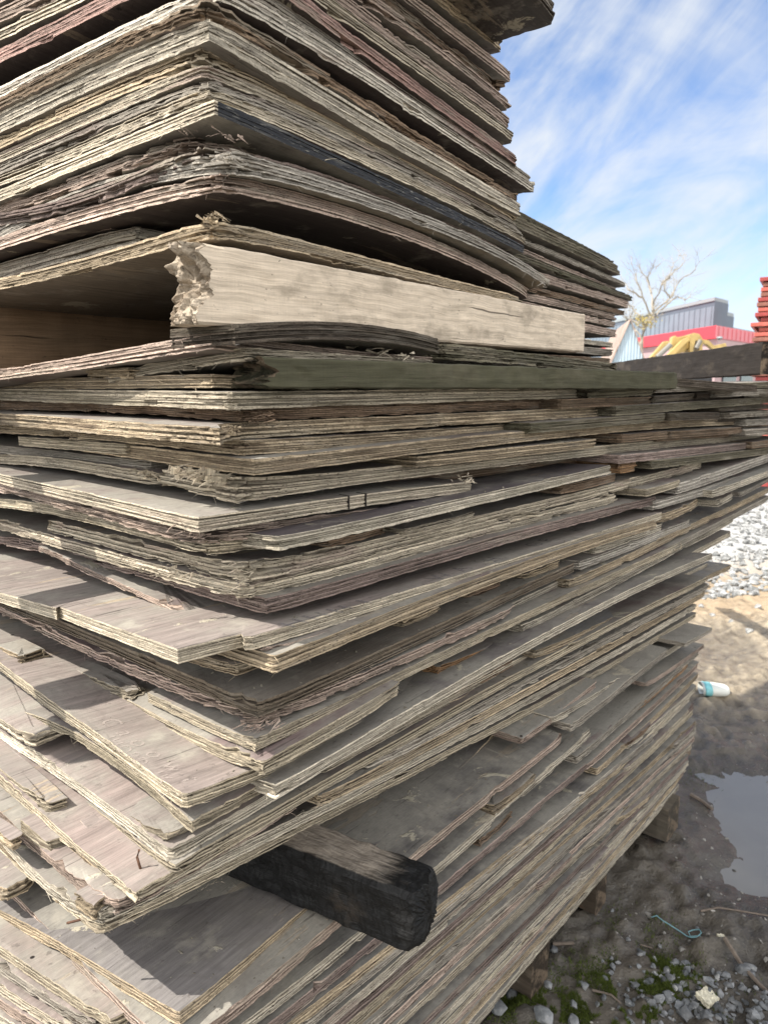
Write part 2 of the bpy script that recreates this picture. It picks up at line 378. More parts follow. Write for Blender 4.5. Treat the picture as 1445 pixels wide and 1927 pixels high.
    for k in range(NPLY):
        e = XY-nr*ins[k][:, None]
        seq.append((e, -t+t*(bd[k]+.004)+dzp[k]+warp+(botj if k == 0 else 0), (k+.06)/NPLY))
        seq.append((e, -t+t*(bd[k+1]-.004)+dzp[k]+warp+(topj if k == NPLY-1 else 0), (k+.94)/NPLY))
    seq += [(inner(e1, f), 0., 1.) for f in rings]
    for xy, dz, hv in seq: put(xy, dz, hv)
    V = np.concatenate(V); A = np.concatenate(A); B = np.concatenate(B)
    m = len(seq); i = np.arange(N); i2 = (i+1) % N
    quads = np.concatenate([np.column_stack([a*N+i, a*N+i2, (a+1)*N+i2, (a+1)*N+i]) for a in range(m-1)])
    pm = np.zeros(len(quads), int)
    pm[:N*nb] = 1; pm[N*(m-1-len(rings)):] = 1
    if rpaint:
        right = (np.abs(nr[:, 1]) > .8) & (XY[:, 1] < T*.3)
        for a in range(nb, m-1-len(rings)): pm[a*N:(a+1)*N][right] = 2
    # loose fibres and splinters
    nf = int(fib*tot*20*dmg)
    okf = np.where((XY[:, 0] < S*.99) & (XY[:, 1] < T*.9))[0]
    tris = []
    if nf and len(okf):
        base = len(V); fv = []; fa = []; fq = []
        pick = rng.choice(okf, nf)
        near = rng.random(nf) < .12
        if near.any():
            ncorner = np.argsort(dc)[:max(4, int(.06/fine)*2)]
            pick[near] = rng.choice(ncorner, near.sum())
        for p in pick:
            k = rng.integers(0, NPLY) if rng.random() < .5 else (0 if rng.random() < .6 else NPLY-1)
            xy = XY[p]-nr[p]*ins[k, p]
            w3 = np.array([*(P0[:2]+xy[0]*r+xy[1]*l), P0[2]+float(fz(xy[:1], xy[1:])[0])-t+t*(k+.5)/NPLY+dzp[k, p]])
            o2 = nr[p][0]*r+nr[p][1]*l; t2 = tg[p][0]*r+tg[p][1]*l
            o3 = np.array([*o2, 0]); t3 = np.array([*t2, 0])*(1 if rng.random() < .5 else -1)
            Lf = .003+.014*rng.random()**2.6; wd = .00015+.00035*rng.random()**2
            dirv = t3*(.5+rng.random())+o3*(.15+.5*rng.random())+np.array([0, 0, rng.normal()*.35-.15])
            dirv /= np.linalg.norm(dirv); cur = o3*rng.normal()*.5+np.array([0, 0, rng.normal()*.5-.25])
            side = np.cross(dirv, o3+.3); side /= np.linalg.norm(side)+1e-9
            w3 = w3-o3*.001
            for q in range(4):
                f = q/3; c = w3+dirv*Lf*f+cur*Lf*f*f*.6
                ww = wd*(1-f*.75)
                fv += [c-side*ww, c+side*ww]; fa += [(pl[p]+f*.02, (k+.5)/NPLY, sd)]*2
            b0 = base+len(fv)-8
            for q in range(3): fq.append((b0+2*q, b0+2*q+1, b0+2*q+3, b0+2*q+2))
        V = np.concatenate([V, np.array(fv)]); A = np.concatenate([A, np.array(fa)]); B = np.concatenate([B, np.zeros((len(fv), 3))])
        quads = np.concatenate([quads, np.array(fq)]); pm = np.concatenate([pm, np.zeros(len(fq), int)])
    org = np.array([P0[0], P0[1], P0[2]])
    me = mesh_np(name, V-org, [quads], [M_EDGE, M_FACE, M_PAINT], pm, dict(A=A, B=B))
    o = link(name, me, None, tuple(org))
    tag(o, label, cat, group)
    tc = np.array(PAL[col])*np.array([1.36, 1.31, 1.24])*(1+rng.normal()*.05)
    o.color = (*tc, 1)
    o['film'] = [float(x) for x in film]; o['dust'] = float(dust); o['crack'] = float(crack); o['dirt'] = float(dirt); o['moss'] = float(moss)
    o['pink'] = float(pink); o['brown'] = float(brown)
    o['psi'] = psi; SURF[o.name] = (np.array(P0), r, l, fz)
    return o

def fit_dir(P0, u, v, dx, dy):
    """where the vertical plane through P0 along (dx,dy) is met by the view ray (u,v): distance along it and height"""
    x, h, d = ray(u, v)
    den = x*dy-h*dx
    # k*x = P0x + s*dx ; k*h = P0y + s*dy
    k = (P0[0]*dy-P0[1]*dx)/den
    s = (k*x-P0[0])*dx+(k*h-P0[1])*dy
    return s, EYE-k*d

def profile(sz, z0, lim):
    s = np.array([a for a, b in sz]); z = np.array([b for a, b in sz])-z0
    if len(s) == 1:
        a = float(np.clip(z[0]/max(s[0], .05), -lim, lim)); return lambda x: a*x
    M = np.column_stack([s, s*s]); c, *_ = np.linalg.lstsq(M, z, rcond=None)
    mx = s.max()
    return lambda x: c[0]*np.minimum(x, mx)+c[1]*np.minimum(x, mx)**2+(c[0]+2*c[1]*mx)*np.maximum(x-mx, 0)

ALL = []
def S(label, C, Rp, Lp=(), zr=None, D=None, t=.018, psi=None, Sx=None, T=1.7, col='cream', group='sheets of the lower stack', lim=.12, name='plywood_sheet', tmin=None, outpx=None, lfree=True, **kw):
    """a sheet measured from the photograph: near top corner C, points on its right and left top edges, height zr above the eye level or distance D"""
    x, h, d = ray(*C)
    P0 = at(*C, z=EYE+zr) if zr is not None and D is None else at(*C, D=D)
    P0 = np.array(P0); z0 = P0[2]
    if isinstance(Rp, tuple): Rp = [Rp]
    if isinstance(Lp, tuple): Lp = [Lp] if len(Lp) else []
    if psi is None:
        q = at(*Rp[-1], z=z0); psi = math.atan2(q.x-P0[0], q.y-P0[1]); psi = min(max(psi, R(34)), R(50))
    else: psi = R(psi)
    sz = [fit_dir(P0, *p, math.sin(psi), math.cos(psi)) for p in Rp]
    S_ = Sx if Sx else sz[-1][0]
    fr = profile(sz, z0, lim)
    lz = [fit_dir(P0, *p, -math.cos(psi), math.sin(psi)) for p in Lp]
    fl = profile(lz, z0, lim) if lz else (lambda x: 0*x)
    T_ = T if T is not None else lz[-1][0]
    if outpx:
        r = np.array([math.sin(psi), math.cos(psi)]); l = np.array([-math.cos(psi), math.sin(psi)]); out = []
        for p in outpx:
            q = np.array(at(*p, z=z0))[:2]-P0[:2]; out.append((float(q@r), float(q@l)))
        kw['outline'] = [(S_, T_), (out[0][0], T_)]+out+[(S_, 0.)]
    if 'front stack' not in group and 'rear' not in group: t *= 1.10
    o = build_sheet(name, label, P0, psi, S_, T_, lambda s, tt: fr(s)+fl(tt), t, col, group=group, **kw)
    ALL.append((label, z0, P0, math.degrees(psi), S_, [round(b-z0, 3) for a, b in sz], [(round(a, 2), round(b-z0, 3)) for a, b in lz]))
    return o

# ------------------------------------------------------------------ the front stack on top (sheets of about 1.2 m)
U = dict(group='sheets of the tall front stack', psi=33, T=1.6, dirt=.75)
dkf = (.075, .06, .055)
S('sunlit dried-out sheet lying on the thick pale beam, with a frayed tuft at its corner', (398,404), [(722,492),(985,561)], [(255,455),(0,524)], D=.85, t=.0165, col='tan', cdmg=1.6, spread=.004, dmg=1.3, film=(.20,.165,.125), dust=.5, **U)
S('pinkish sheet with rounded corner just above the sheet on the pale beam, dark underside showing', (412,322), [(500,344),(1002,546)], [(242,367),(0,444)], zr=0.244, t=0.019, col='pink', cdmg=2.2, brown=.15, film=dkf, dust=.2, outline=None, **U)
S('grey-edged sheet with curled splinters at its corner, two below the black-edged sheet', (436,282), [(500,301),(1038,525)], [(391,290),(0,421)], zr=0.264, t=0.0185, col='silver', cdmg=1.4, dmg=1.3, fib=2, spread=.003, film=(.28,.24,.17), **U)
S('thin torn sheet with a dark flaking left edge, right above the curled-splinter one', (378,260), [(500,294),(1015,516)], [(242,327),(0,400)], zr=0.281, t=0.0165, col='purple', cdmg=2.2, dmg=1.8, dirt=.9, **{k: v for k, v in U.items() if k != 'dirt'})
S('brown frayed sheet with rounded corner lying straight under the black-edged sheet', (352,240), [(500,279),(1010,496)], [(242,289),(0,377)], zr=0.298, t=0.0165, col='pink', brown=.45, cdmg=2.4, dmg=1.9, **U)
S('plywood sheet with one long edge painted black and the other bare', (403,184), [(500,228),(990,463)], [(197,273),(0,356)], zr=0.319, t=0.0155, col='cream', rpaint=True, cdmg=.3, dmg=.7, film=dkf, **U)
S('cream sheet lying straight on the black-edged sheet', (393,160), [(500,207),(992,445)], [(197,246),(0,330)], zr=0.333, t=0.0135, col='cream', cdmg=1.2, dmg=1.2, **U)
S('mauve sheet with chipped grey lower layers, second above the black-edged sheet', (389,137), [(500,187),(980,434)], [(0,307)], zr=0.347, t=0.0135, col='grey', pink=.5, cdmg=1.3, dmg=1.5, **U)
S('sheet with fine mauve stripes along its edge, third above the black-edged sheet', (384,113), [(500,167),(976,422)], [(0,285)], zr=0.361, t=0.0135, col='cream', pink=.6, dmg=.7, **U)
S('ochre sheet fourth above the black-edged sheet, brown and torn at its corner', (377,79), [(500,143),(974,402)], [(0,255)], zr=0.378, t=0.0168, col='tan', cdmg=2.0, **U)
S('thick pale sheet with sharp corner and its underside showing, fifth above the black-edged sheet', (391,21), [(500,91),(985,383)], [(0,213)], zr=0.404, t=0.0255, col='pale', cdmg=.8, dmg=.8, dirt=.5, **{k: v for k, v in U.items() if k != 'dirt'})
S('brown fibrous sheet set back above the thick pale sheet', (386,-14), [(500,61),(983,362)], [(0,183)], zr=0.42, t=0.0155, col='brown', dmg=1.8, fib=2.2, moss=.3, **U)
S('broad whitish sheet whose far corner sticks out over the sky', (415,-46), [(500,8),(1010,345)], [(0,159)], zr=0.44, t=0.0195, col='white', pink=.35, film=dkf, dust=.3, **U)
S('sheet striped with pink along its edge, lying on the broad whitish one', (468,-42), [(1001,333)], (), zr=0.4585, t=0.018, col='grey', pink=.75, dmg=.8, **U)
S('sheet with a red-stained edge, next above the broad whitish sheet', (418,-125), [(520,-48),(976,294)], [(225,-26),(0,88)], zr=0.4775, t=0.018, col='rose', pink=.4, film=dkf, dust=.2, **U)
S('cream sheet next above the red-stained one', (418,-152), [(968,251)], [(0,50)], zr=0.4935, t=0.0155, col='cream', **U)
S('pale pink sheet, second above the red-stained one', (418,-195), [(965,222)], [(0,10)], zr=0.5125, t=0.0185, col='pink', **U)
S('rough pink sheet, third above the red-stained one', (418,-225), [(964,191)], [(0,-25)], zr=0.5295, t=0.0165, col='pink', dmg=1.6, pink=.5, **U)
S('dark crumbling sheet, fourth above the red-stained one', (410,-260), [(947,155)], [(0,-60)], zr=0.5465, t=0.0165, col='brown', dmg=2.0, brown=.4, **U)
S('smooth fawn sheet, fifth above the red-stained one', (418,-300), [(964,130)], [(0,-90)], zr=0.566, t=0.019, col='pink', dmg=.8, **U)
S('broken-ended fawn sheet right under the dark board at the top', (418,-350), [(950,74)], [(0,-130)], zr=0.588, t=0.0215, col='tan', pink=.5, dmg=1.8, **U)
# dark board on the very top, turned so that its far end overhangs
p = at(1046, 32, z=EYE+.60)
build_sheet('board_offcut', 'dark board on the very top, overhanging the front stack against the sky', np.array([-.055, .83, EYE+.648]), R(34.5), .62, .32, lambda s, t: 0*s, .024, 'dark', 1.5, 'sheets of the tall front stack', 'board', film=(.05,.042,.037), dust=.1, dirt=.2, endfine=True)
# blocks packed in at the left
S('short cream plank packed under the pinkish rounded sheet at the left', (206,410), [(225,405)], [(0,463)], D=1.02, t=.012, psi=33, Sx=.5, T=.7, col='pink', name='plank_offcut', cat='plank', group='packing planks at the left', dirt=.7)
S('cement-smeared plank resting on the sheet over the pale beam, at the left', (254,419), [(310,434)], [(0,497)], D=.99, t=.0215, psi=33, Sx=.5, T=.7, col='grey', dirt=1., name='plank_offcut', cat='plank', group='packing planks at the left')

# ------------------------------------------------------------------ the rear stack
B = dict(group='sheets of the rear stack', psi=33, T=1.3, fine=.009, dirt=.35, film=(.10,.08,.065), dmg=1.3, cat='plywood sheet')
for lab, C, E, t, col, kw in (
    ('thin mossy sheet topping the rear stack', (940,377), (1161,491), .010, 'moss', dict(moss=.8)),
    ('thick mossy sheet second from the top of the rear stack', (940,388), (1166,503), .026, 'moss', dict(moss=.6, brown=.3)),
    ('grey sheet with a jutting end, third from the top of the rear stack', (950,431), (1181,532), .0125, 'grey', dict(moss=.4)),
    ('pinkish sheet fourth from the top of the rear stack', (950,452), (1163,543), .013, 'pink', dict()),
    ('mossy sheet with the farthest jutting end in the rear stack', (955,466), (1192,558), .016, 'moss', dict(moss=.9)),
    ('brownish pink sheet under the farthest jutting one in the rear stack', (955,491), (1186,568), .021, 'pink', dict(brown=.2)),
    ('ragged brown sheet sixth down in the rear stack', (950,523), (1180,585), .014, 'brown', dict()),
    ('grey-pink sheet seventh down in the rear stack', (950,541), (1162,593), .016, 'pink', dict(moss=.2)),
    ('light pink sheet eighth down in the rear stack', (950,558), (1161,606), .016, 'pink', dict(dirt=.7)),
    ('pink sheet resting above the dark gap of the rear stack', (950,580), (1160,621), .022, 'pink', dict()),
    ('pale sheet just under the dark gap of the rear stack', (950,617), (1159,645), .014, 'pale', dict()),
    ('chipped grey sheet at the foot of the rear stack', (950,634), (1154,658), .020, 'grey', dict(moss=.3)),
    ('brown sheet lowest in the rear stack', (950,662), (1152,674), .018, 'brown', dict(moss=.3))):
    k = dict(B); k.update(kw)
    S(lab, C, [E], D=1.60, t=t, col=col, **k)

# ------------------------------------------------------------------ around the beams
S('dark grey plank pressed under the thick pale beam', (440,610), [(600,604),(835,638)], D=.83, t=.021, psi=38, T=.12, col='dark', moss=.2, dirt=.2, lim=.2, name='plank_offcut', cat='plank', group='planks around the beams')
S('crumbling green plank end lying between the pale beam and the green beam', (838,645), [(1168,684)], D=1.22, t=.023, psi=41, T=.16, col='moss', moss=.7, dmg=2.2, dirt=.1, name='plank_offcut', cat='plank', group='planks around the beams', lim=.2)
S('pinkish sheet drooping to the left below the pale beam', (396,626), [(600,652),(820,672)], [(230,655),(0,693)], D=.86, t=.0165, psi=37, T=1.7, col='pink', dmg=1.0, lim=.2, film=(.14,.10,.09))
S('short splintered sheet tucked under the drooping pinkish one', (462,650), [(620,663),(832,676)], [(235,692)], D=.865, t=.0135, psi=38, T=.30, col='cream', dmg=2.2, lim=.2, fib=3)
S('plain flat plank filling the gap left of the green beam', (396,703), [(440,706)], [(0,716)], D=.89, t=.0155, psi=42, Sx=.25, T=1.7, col='tan', brown=.3, dirt=.3, name='plank_offcut', cat='plank', group='planks around the beams')
S('small broken chunk of plywood under the drooping sheet', (235,690), [(300,694)], [(163,692)], D=.99, t=.0135, psi=42, Sx=.12, T=None, col='tan', dmg=2.5, name='plywood_scrap', cat='plywood scrap', group='scraps of plywood')

# ------------------------------------------------------------------ the lower stack, from its top down
L = S
L('mossy-edged sheet directly under the green beam, sunlit along its left side', (432,737), [(895,731),(1112,728)], [(0,730)], D=.85, t=.0195, psi=42, col='cream', moss=.5, dirt=.6, cdmg=1.2)
L('dark rotten sheet set back, second below the green beam', (447,766), [(895,754),(1037,750)], [(240,754),(90,752)], D=.875, t=.0165, psi=42, T=1.7, col='brown', brown=.7, dmg=2.0, dirt=.1)
L('sheet with a broken-off corner, third below the green beam', (448,799), [(895,777),(1135,766)], [(213,785),(0,773)], D=.85, t=.0185, psi=42, col='tan', brown=.55, cdmg=2.4, dmg=1.3, outpx=[(413,803),(455,796)])
L('reddish brown sheet with a crushed corner, fourth below the green beam', (453,830), [(760,812),(979,797)], [(230,808),(0,796)], D=.875, t=.0175, psi=41, col='tan', brown=.8, dmg=1.4, dirt=.2)
L('ochre sheet with a clean sharp corner, fifth below the green beam', (477,866), [(895,822),(1268,789),(1409,787)], [(232,836)], D=.853, t=.0185, psi=42.5, T=.5, col='tan', cdmg=.4, dmg=.8, dirt=.25, brown=.5)
L('sheet with a torn splintered left corner and pink broken end, sixth below the green beam', (440,910), [(1000,853),(1260,825),(1437,814)], [(360,895)], D=.885, t=.0200, psi=43, T=.18, col='cream', pink=.35, cdmg=2.0, dmg=1.2, spread=.006)
L('long sunlit sheet at the left with a frayed end, level with the torn corner sheet', (300,894), [(330,890)], [(247,884),(0,856)], D=1.005, t=.0175, psi=43, Sx=.5, T=1.7, col='cream', cdmg=2.6, dmg=1.5)
L('cement-crusted strip above the frayed sunlit sheet at the left', (276,867), [(330,860)], [(0,838)], D=1.06, t=.0145, psi=43, Sx=.2, T=1.6, col='grey', dirt=1.0, name='plank_offcut', cat='plank', group='packing planks at the left')
L('cream packing strip at the left under the reddish brown sheet', (232,836), [(300,830)], [(30,821)], D=1.04, t=.0150, psi=43, Sx=.2, T=None, col='yellow', name='plank_offcut', cat='plank', group='packing planks at the left', dirt=.3)
L('short sheet with two saw cuts in its edge, ending in a ragged tip halfway along', (371,973), [(640,935),(891,906)], [(190,933),(30,899)], D=.835, t=.0175, psi=43, T=1.7, col='cream', pink=.2, cdmg=.5, dmg=.8, dirt=.5)
L('pinkish torn sheet with a white curl of veneer, under the saw-cut sheet', (376,1003), [(470,990)], [(213,963),(50,923)], D=.845, t=.0155, psi=43, Sx=.5, T=1.7, col='pink', dmg=2.2, cdmg=2, brown=.3, spread=.003)
L('cream striped sheet set back under the torn pinkish one', (384,1021), [(480,1010)], [(213,974),(0,937)], D=.865, t=.0165, psi=43, Sx=.5, T=1.7, col='yellow', dmg=1.0, cdmg=2.0)
L('sheet with a bare worn dark top and greenish edge, jutting at its corner', (518,1012), [(895,932),(1154,874)], [(396,993)], D=.865, t=.0170, psi=43, T=.30, col='pale', moss=.35, dmg=1.0, film=(.10,.085,.09), dust=.55)
L('swollen sheet with its layers splitting apart at the corner, strung with pink wood', (464,1074), [(686,1036),(1043,933),(1329,868)], [(183,1000),(91,979)], D=.872, t=.0195, psi=43, T=None, col='cream', pink=.45, cdmg=1.8, dmg=1.8, spread=.007, fib=2, crack=1)
L('crumbly cream sheet lying under the split-layered one', (455,1105), [(755,1028),(1165,927)], [(183,1030),(0,981)], D=.876, t=.0190, psi=43, col='cream', dmg=1.9, pink=.2, dirt=.8)
L('purple-stained sheet with pale scuffs, under the crumbly cream one', (499,1132), [(831,1036),(1234,933)], [(300,1074),(0,1010)], D=.885, t=.0185, psi=43, T=1.7, col='purple', dmg=1.2, dirt=.5, brown=.1)
L('broad sheet with a worn pink top, its corner stepped out in a slab', (476,1197), [(1000,1040),(1245,964)], [(0,1068)], zr=-.300, t=.0175, psi=43, T=1.7, col='cream', moss=.12, dmg=.8, cdmg=.5, film=(.255,.215,.195), dust=.62, crack=1.0,
  outpx=[(-60,1050),(103,1112),(107,1107),(333,1219),(453,1190),(455,1197),(477,1197)])
L('thin broken pinkish sheet tight under the broad pink-topped one', (499,1226), [(633,1182)], [(400,1180)], zr=-.322, t=.0095, psi=43, T=.7, col='pink', dmg=2.0)
L('dark-fronted sheet set back under the broad pink-topped one', (516,1238), [(895,1090),(1238,977)], [(366,1190)], zr=-.326, t=.0200, psi=42, T=1.7, col='tan', brown=.1, cdmg=.4, dmg=.8, dirt=.3)
L('stepped offcut poking out under the slab of the pink-topped sheet', (443,1253), [(490,1236)], [(365,1228)], zr=-.352, t=.0150, psi=43, Sx=.2, T=.35, col='tan', brown=.35, name='plank_offcut', cat='plank', group='packing planks at the left')
L('muddy sheet with a dark crusted edge and clods on top', (483,1330), [(678,1241),(1085,1059)], [(323,1258),(80,1157)], zr=-.392, t=.0180, psi=42, T=1.7, col='mud', dirt=.15, brown=.3, dmg=1.1, film=(.15,.13,.11), dust=.75)
L('pink sheet with a ragged splintered edge, under the muddy one', (484,1356), [(800,1214),(973,1136)], [(304,1276),(0,1143)], zr=-.412, t=.0150, psi=42, T=1.7, col='pink', pink=.5, dmg=2.3, cdmg=1.6, fib=2, spread=.003)
L('sheet with clear brown layers along the right and a square left end', (478,1397), [(733,1283),(971,1158),(1287,1021)], [(276,1304)], zr=-.437, t=.0150, psi=42, T=None, col='yellow', dirt=.45, dmg=.8, brown=.0)
L('sheet splintered off halfway along the right, with a purple-stained band', (491,1440), [(749,1292)], [(234,1318)], zr=-.456, t=.0190, psi=42, T=None, col='yellow', moss=.1, dmg=1.0)
TXT = L('sunlit reddish sheet with faint pale lettering on its top', (344,1501), [(468,1452),(701,1352)], [(103,1321),(0,1245)], zr=-.478, t=.0165, psi=43, T=1.7, col='yellow', moss=.12, film=(.25,.21,.19), dust=.65, crack=.7, cdmg=.5, dmg=1.0)
L('short plank lying across the lettered sheet', (243,1309), [(290,1293)], [(97,1241)], zr=-.461, t=.0140, psi=43, Sx=None, T=None, col='yellow', film=(.22,.17,.15), dmg=2.0, crack=1, name='plank_offcut', cat='plank', group='loose planks at the left')
L('thick dark block on the lettered sheet at the left edge', (35,1238), [(96,1222)], [(-30,1205)], zr=-.455, t=.0200, psi=43, Sx=None, T=.12, col='tan', film=(.22,.18,.14), dmg=1.2, name='plank_offcut', cat='plank', group='loose planks at the left')
L('blue-grey topped sheet jutting under the splintered one', (517,1482), [(774,1326),(1000,1205),(1338,1040)], [(430,1452)], zr=-.500, t=.0165, psi=42, T=1.6, col='pale', cdmg=.7, dmg=.9, film=(.12,.10,.11))
L('yellowish sheet slanting out below the lettered one', (358,1551), [(495,1478)], [(228,1437),(27,1336)], zr=-.521, t=.0145, psi=42, Sx=.35, T=None, col='yellow', moss=.25, dmg=1.0)
L('sheet with a muddy crumbling edge under the slanting yellow one', (310,1580), [(420,1520)], [(140,1468),(0,1362)], zr=-.545, t=.0145, psi=43, Sx=.4, T=1.7, col='yellow', moss=.3, dmg=1.6, dirt=.8)
L('long sheet above the charred beam with a fibrous edge, third from below', (326,1630), [(526,1517),(770,1375),(1000,1252),(1330,1085)], [(150,1500),(0,1388)], zr=-.572, t=.0160, psi=43, T=1.7, col='yellow', dmg=1.0, moss=.1)
L('sheet with cement smears above the charred beam, second from below', (185,1722), [(550,1533),(694,1465),(918,1351),(1120,1248),(1312,1134)], [(76,1647),(23,1594)], zr=-.618, t=.0165, psi=42, T=.9, col='pale', dirt=.9, dmg=1.2)
L('lowest of the sheets lying over the charred beam, edge hung with fibres', (183,1746), [(550,1563),(754,1443),(941,1373),(1123,1264),(1314,1152)], [(60,1650)], zr=-.640, t=.0150, psi=42, T=.9, col='yellow', fib=3, dmg=1.2, brown=.0)
L('broad bottom sheet half in sunlight, lying beneath the charred beam', (335,1911), [(568,1712),(697,1601),(941,1374)], [(236,1848),(0,1715)], zr=-.760, t=.0175, psi=34, T=1.7, col='tan', film=(.20,.185,.178), dust=.6, crack=.35, dmg=.9, cdmg=.4, dirt=.4)

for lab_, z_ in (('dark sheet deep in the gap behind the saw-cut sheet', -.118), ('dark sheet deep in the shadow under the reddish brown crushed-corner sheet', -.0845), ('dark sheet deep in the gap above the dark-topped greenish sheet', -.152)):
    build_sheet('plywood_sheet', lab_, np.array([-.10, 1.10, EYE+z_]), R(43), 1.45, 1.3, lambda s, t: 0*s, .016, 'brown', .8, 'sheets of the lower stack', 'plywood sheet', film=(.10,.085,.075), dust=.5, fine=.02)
# loose planks and blocks at the lower left
K = dict(name='plank_offcut', cat='plank', group='loose planks at the left', dmg=1.1, cdmg=.8, film=(.255,.215,.195), dust=.62, crack=1.0, Sx=None, T=None, fib=1.5)
S('pinkish block with a square end, uppermost of the loose planks at the left edge', (84,1517), [(138,1494)], [(-40,1420)], zr=-.575, t=.0190, psi=43, col='yellow', **K)
S('grey curled block beside the pinkish square-ended one', (84,1593), [(152,1562)], [(38,1542)], zr=-.605, t=.0200, psi=43, col='yellow', moss=.3, **K)
S('small square plank end at the very left edge among the loose planks', (17,1584), [(46,1566)], [(-50,1535)], zr=-.600, t=.0190, psi=43, col='tan', **K)
S('purplish plank with deep cracks, pointing to the front corner', (204,1671), [(250,1644)], [(127,1592)], zr=-.612, t=.0210, psi=43, col='tan', pink=.2, **K)
S('slim plank with a splintered upper end beside the cracked purplish one', (245,1640), [(272,1623)], [(150,1545)], zr=-.595, t=.0165, psi=43, col='yellow', **K)
S('cracked purple block at the corner just over the lowest sheets', (172,1712), [(212,1686)], [(140,1680)], zr=-.612, t=.0200, psi=44, col='tan', moss=.2, **K)
S('dusty plank lying flat at the left above the broad bottom sheet', (2,1682), [(62,1647)], [(-60,1640)], zr=-.742, t=.0180, psi=40, col='tan', **K)

for lab, C, L_, zr, col in (
    ('yellowed sheet with a rough left edge, first under the broad bottom sheet at the left', (213,1927), (0,1778), -.800, 'yellow'),
    ('grey sheet with a lifted strip, second under the broad bottom sheet at the left', (172,1935), (0,1812), -.825, 'grey'),
    ('sheet with a flaking cream edge, third under the broad bottom sheet at the left', (140,1945), (0,1850), -.850, 'cream'),
    ('pinkish sheet fourth under the broad bottom sheet at the left', (100,1950), (0,1880), -.878, 'pink'),
    ('pale sheet fifth under the broad bottom sheet at the left', (70,1965), (-10,1905), -.905, 'pale'),
    ('tan sheet in the very lower left corner of the photo', (40,1975), (-20,1930), -.935, 'tan')):
    S(lab, C, [(C[0]+60, C[1]-45)], L_, zr=zr, psi=33, Sx=.22, T=1.0, t=.0175, col=col, dmg=1.3, film=(.26,.21,.19), dust=.7)
# further sheets whose left edges fill the lower left
for lab, C, Rr_, Lp_, zr, col, kw in (
    ('second sheet from below in the fan of left edges over the broad bottom sheet', (250,1690), (330,1640), [(110,1560),(0,1462)], -.592, 'yellow', dict(dmg=1.2)),
    ('sheet with a torn pinkish left edge just over the lowest of the left fan', (212,1712), (300,1660), [(70,1590),(0,1528)], -.606, 'pink', dict(dmg=1.8, crack=1.)),
    ('crumbly sheet at the far left, lowest of the fan over the broad bottom sheet', (120,1700), (200,1660), [(40,1622),(0,1588)], -.650, 'tan', dict(dmg=2.)),
    ('pale sheet with a straight left edge between the muddy-edged and the long fibrous one', (318,1606), (420,1545), [(160,1480),(0,1374)], -.558, 'pale', dict(dmg=.8)),
    ('grey strip of plywood in the shade below the lettered sheet at the left edge', (60,1392), (110,1368), [(0,1352)], -.532, 'cream', dict(dmg=1.3))):
    S(lab, C, [Rr_], Lp_, zr=zr, psi=42, Sx=.3, T=1.2, t=.0155, col=col, film=(.26,.21,.19), dust=.7, **kw)

# sheets and strips that show only along the right-hand side
FP = np.array([-.158, .853])
def fline(v): return R(44-4*min(max((v-800)/400., 0), 1))
def X(label, C, E, inset=0., t=.018, T=.14, col='grey', pre=0, mid=(), **kw):
    C = np.array(C, float); E = np.array(E, float)
    if pre: C = C+(C-E)/np.hypot(*(C-E))*pre
    a = fline((C[1]+E[1])/2); dx, dy = math.sin(a), math.cos(a)
    base = FP+np.array([-dy, dx])*inset
    s, z = fit_dir(np.array([*base, 0]), *C, dx, dy)
    kw.setdefault('group', 'strips wedged between the sheets of the right side'); kw.setdefault('name', 'plank_offcut'); kw.setdefault('cat', 'plank')
    return S(label, tuple(C), list(mid)+[tuple(E)], D=base[1]+s*dy, t=t, T=T, col=col, psi=math.degrees(a), fine=.009, lim=.2, **kw)
G = dict(group='sheets of the lower stack', name='plywood_sheet', cat='plywood sheet', T=1.6, pre=160, dirt=.55)
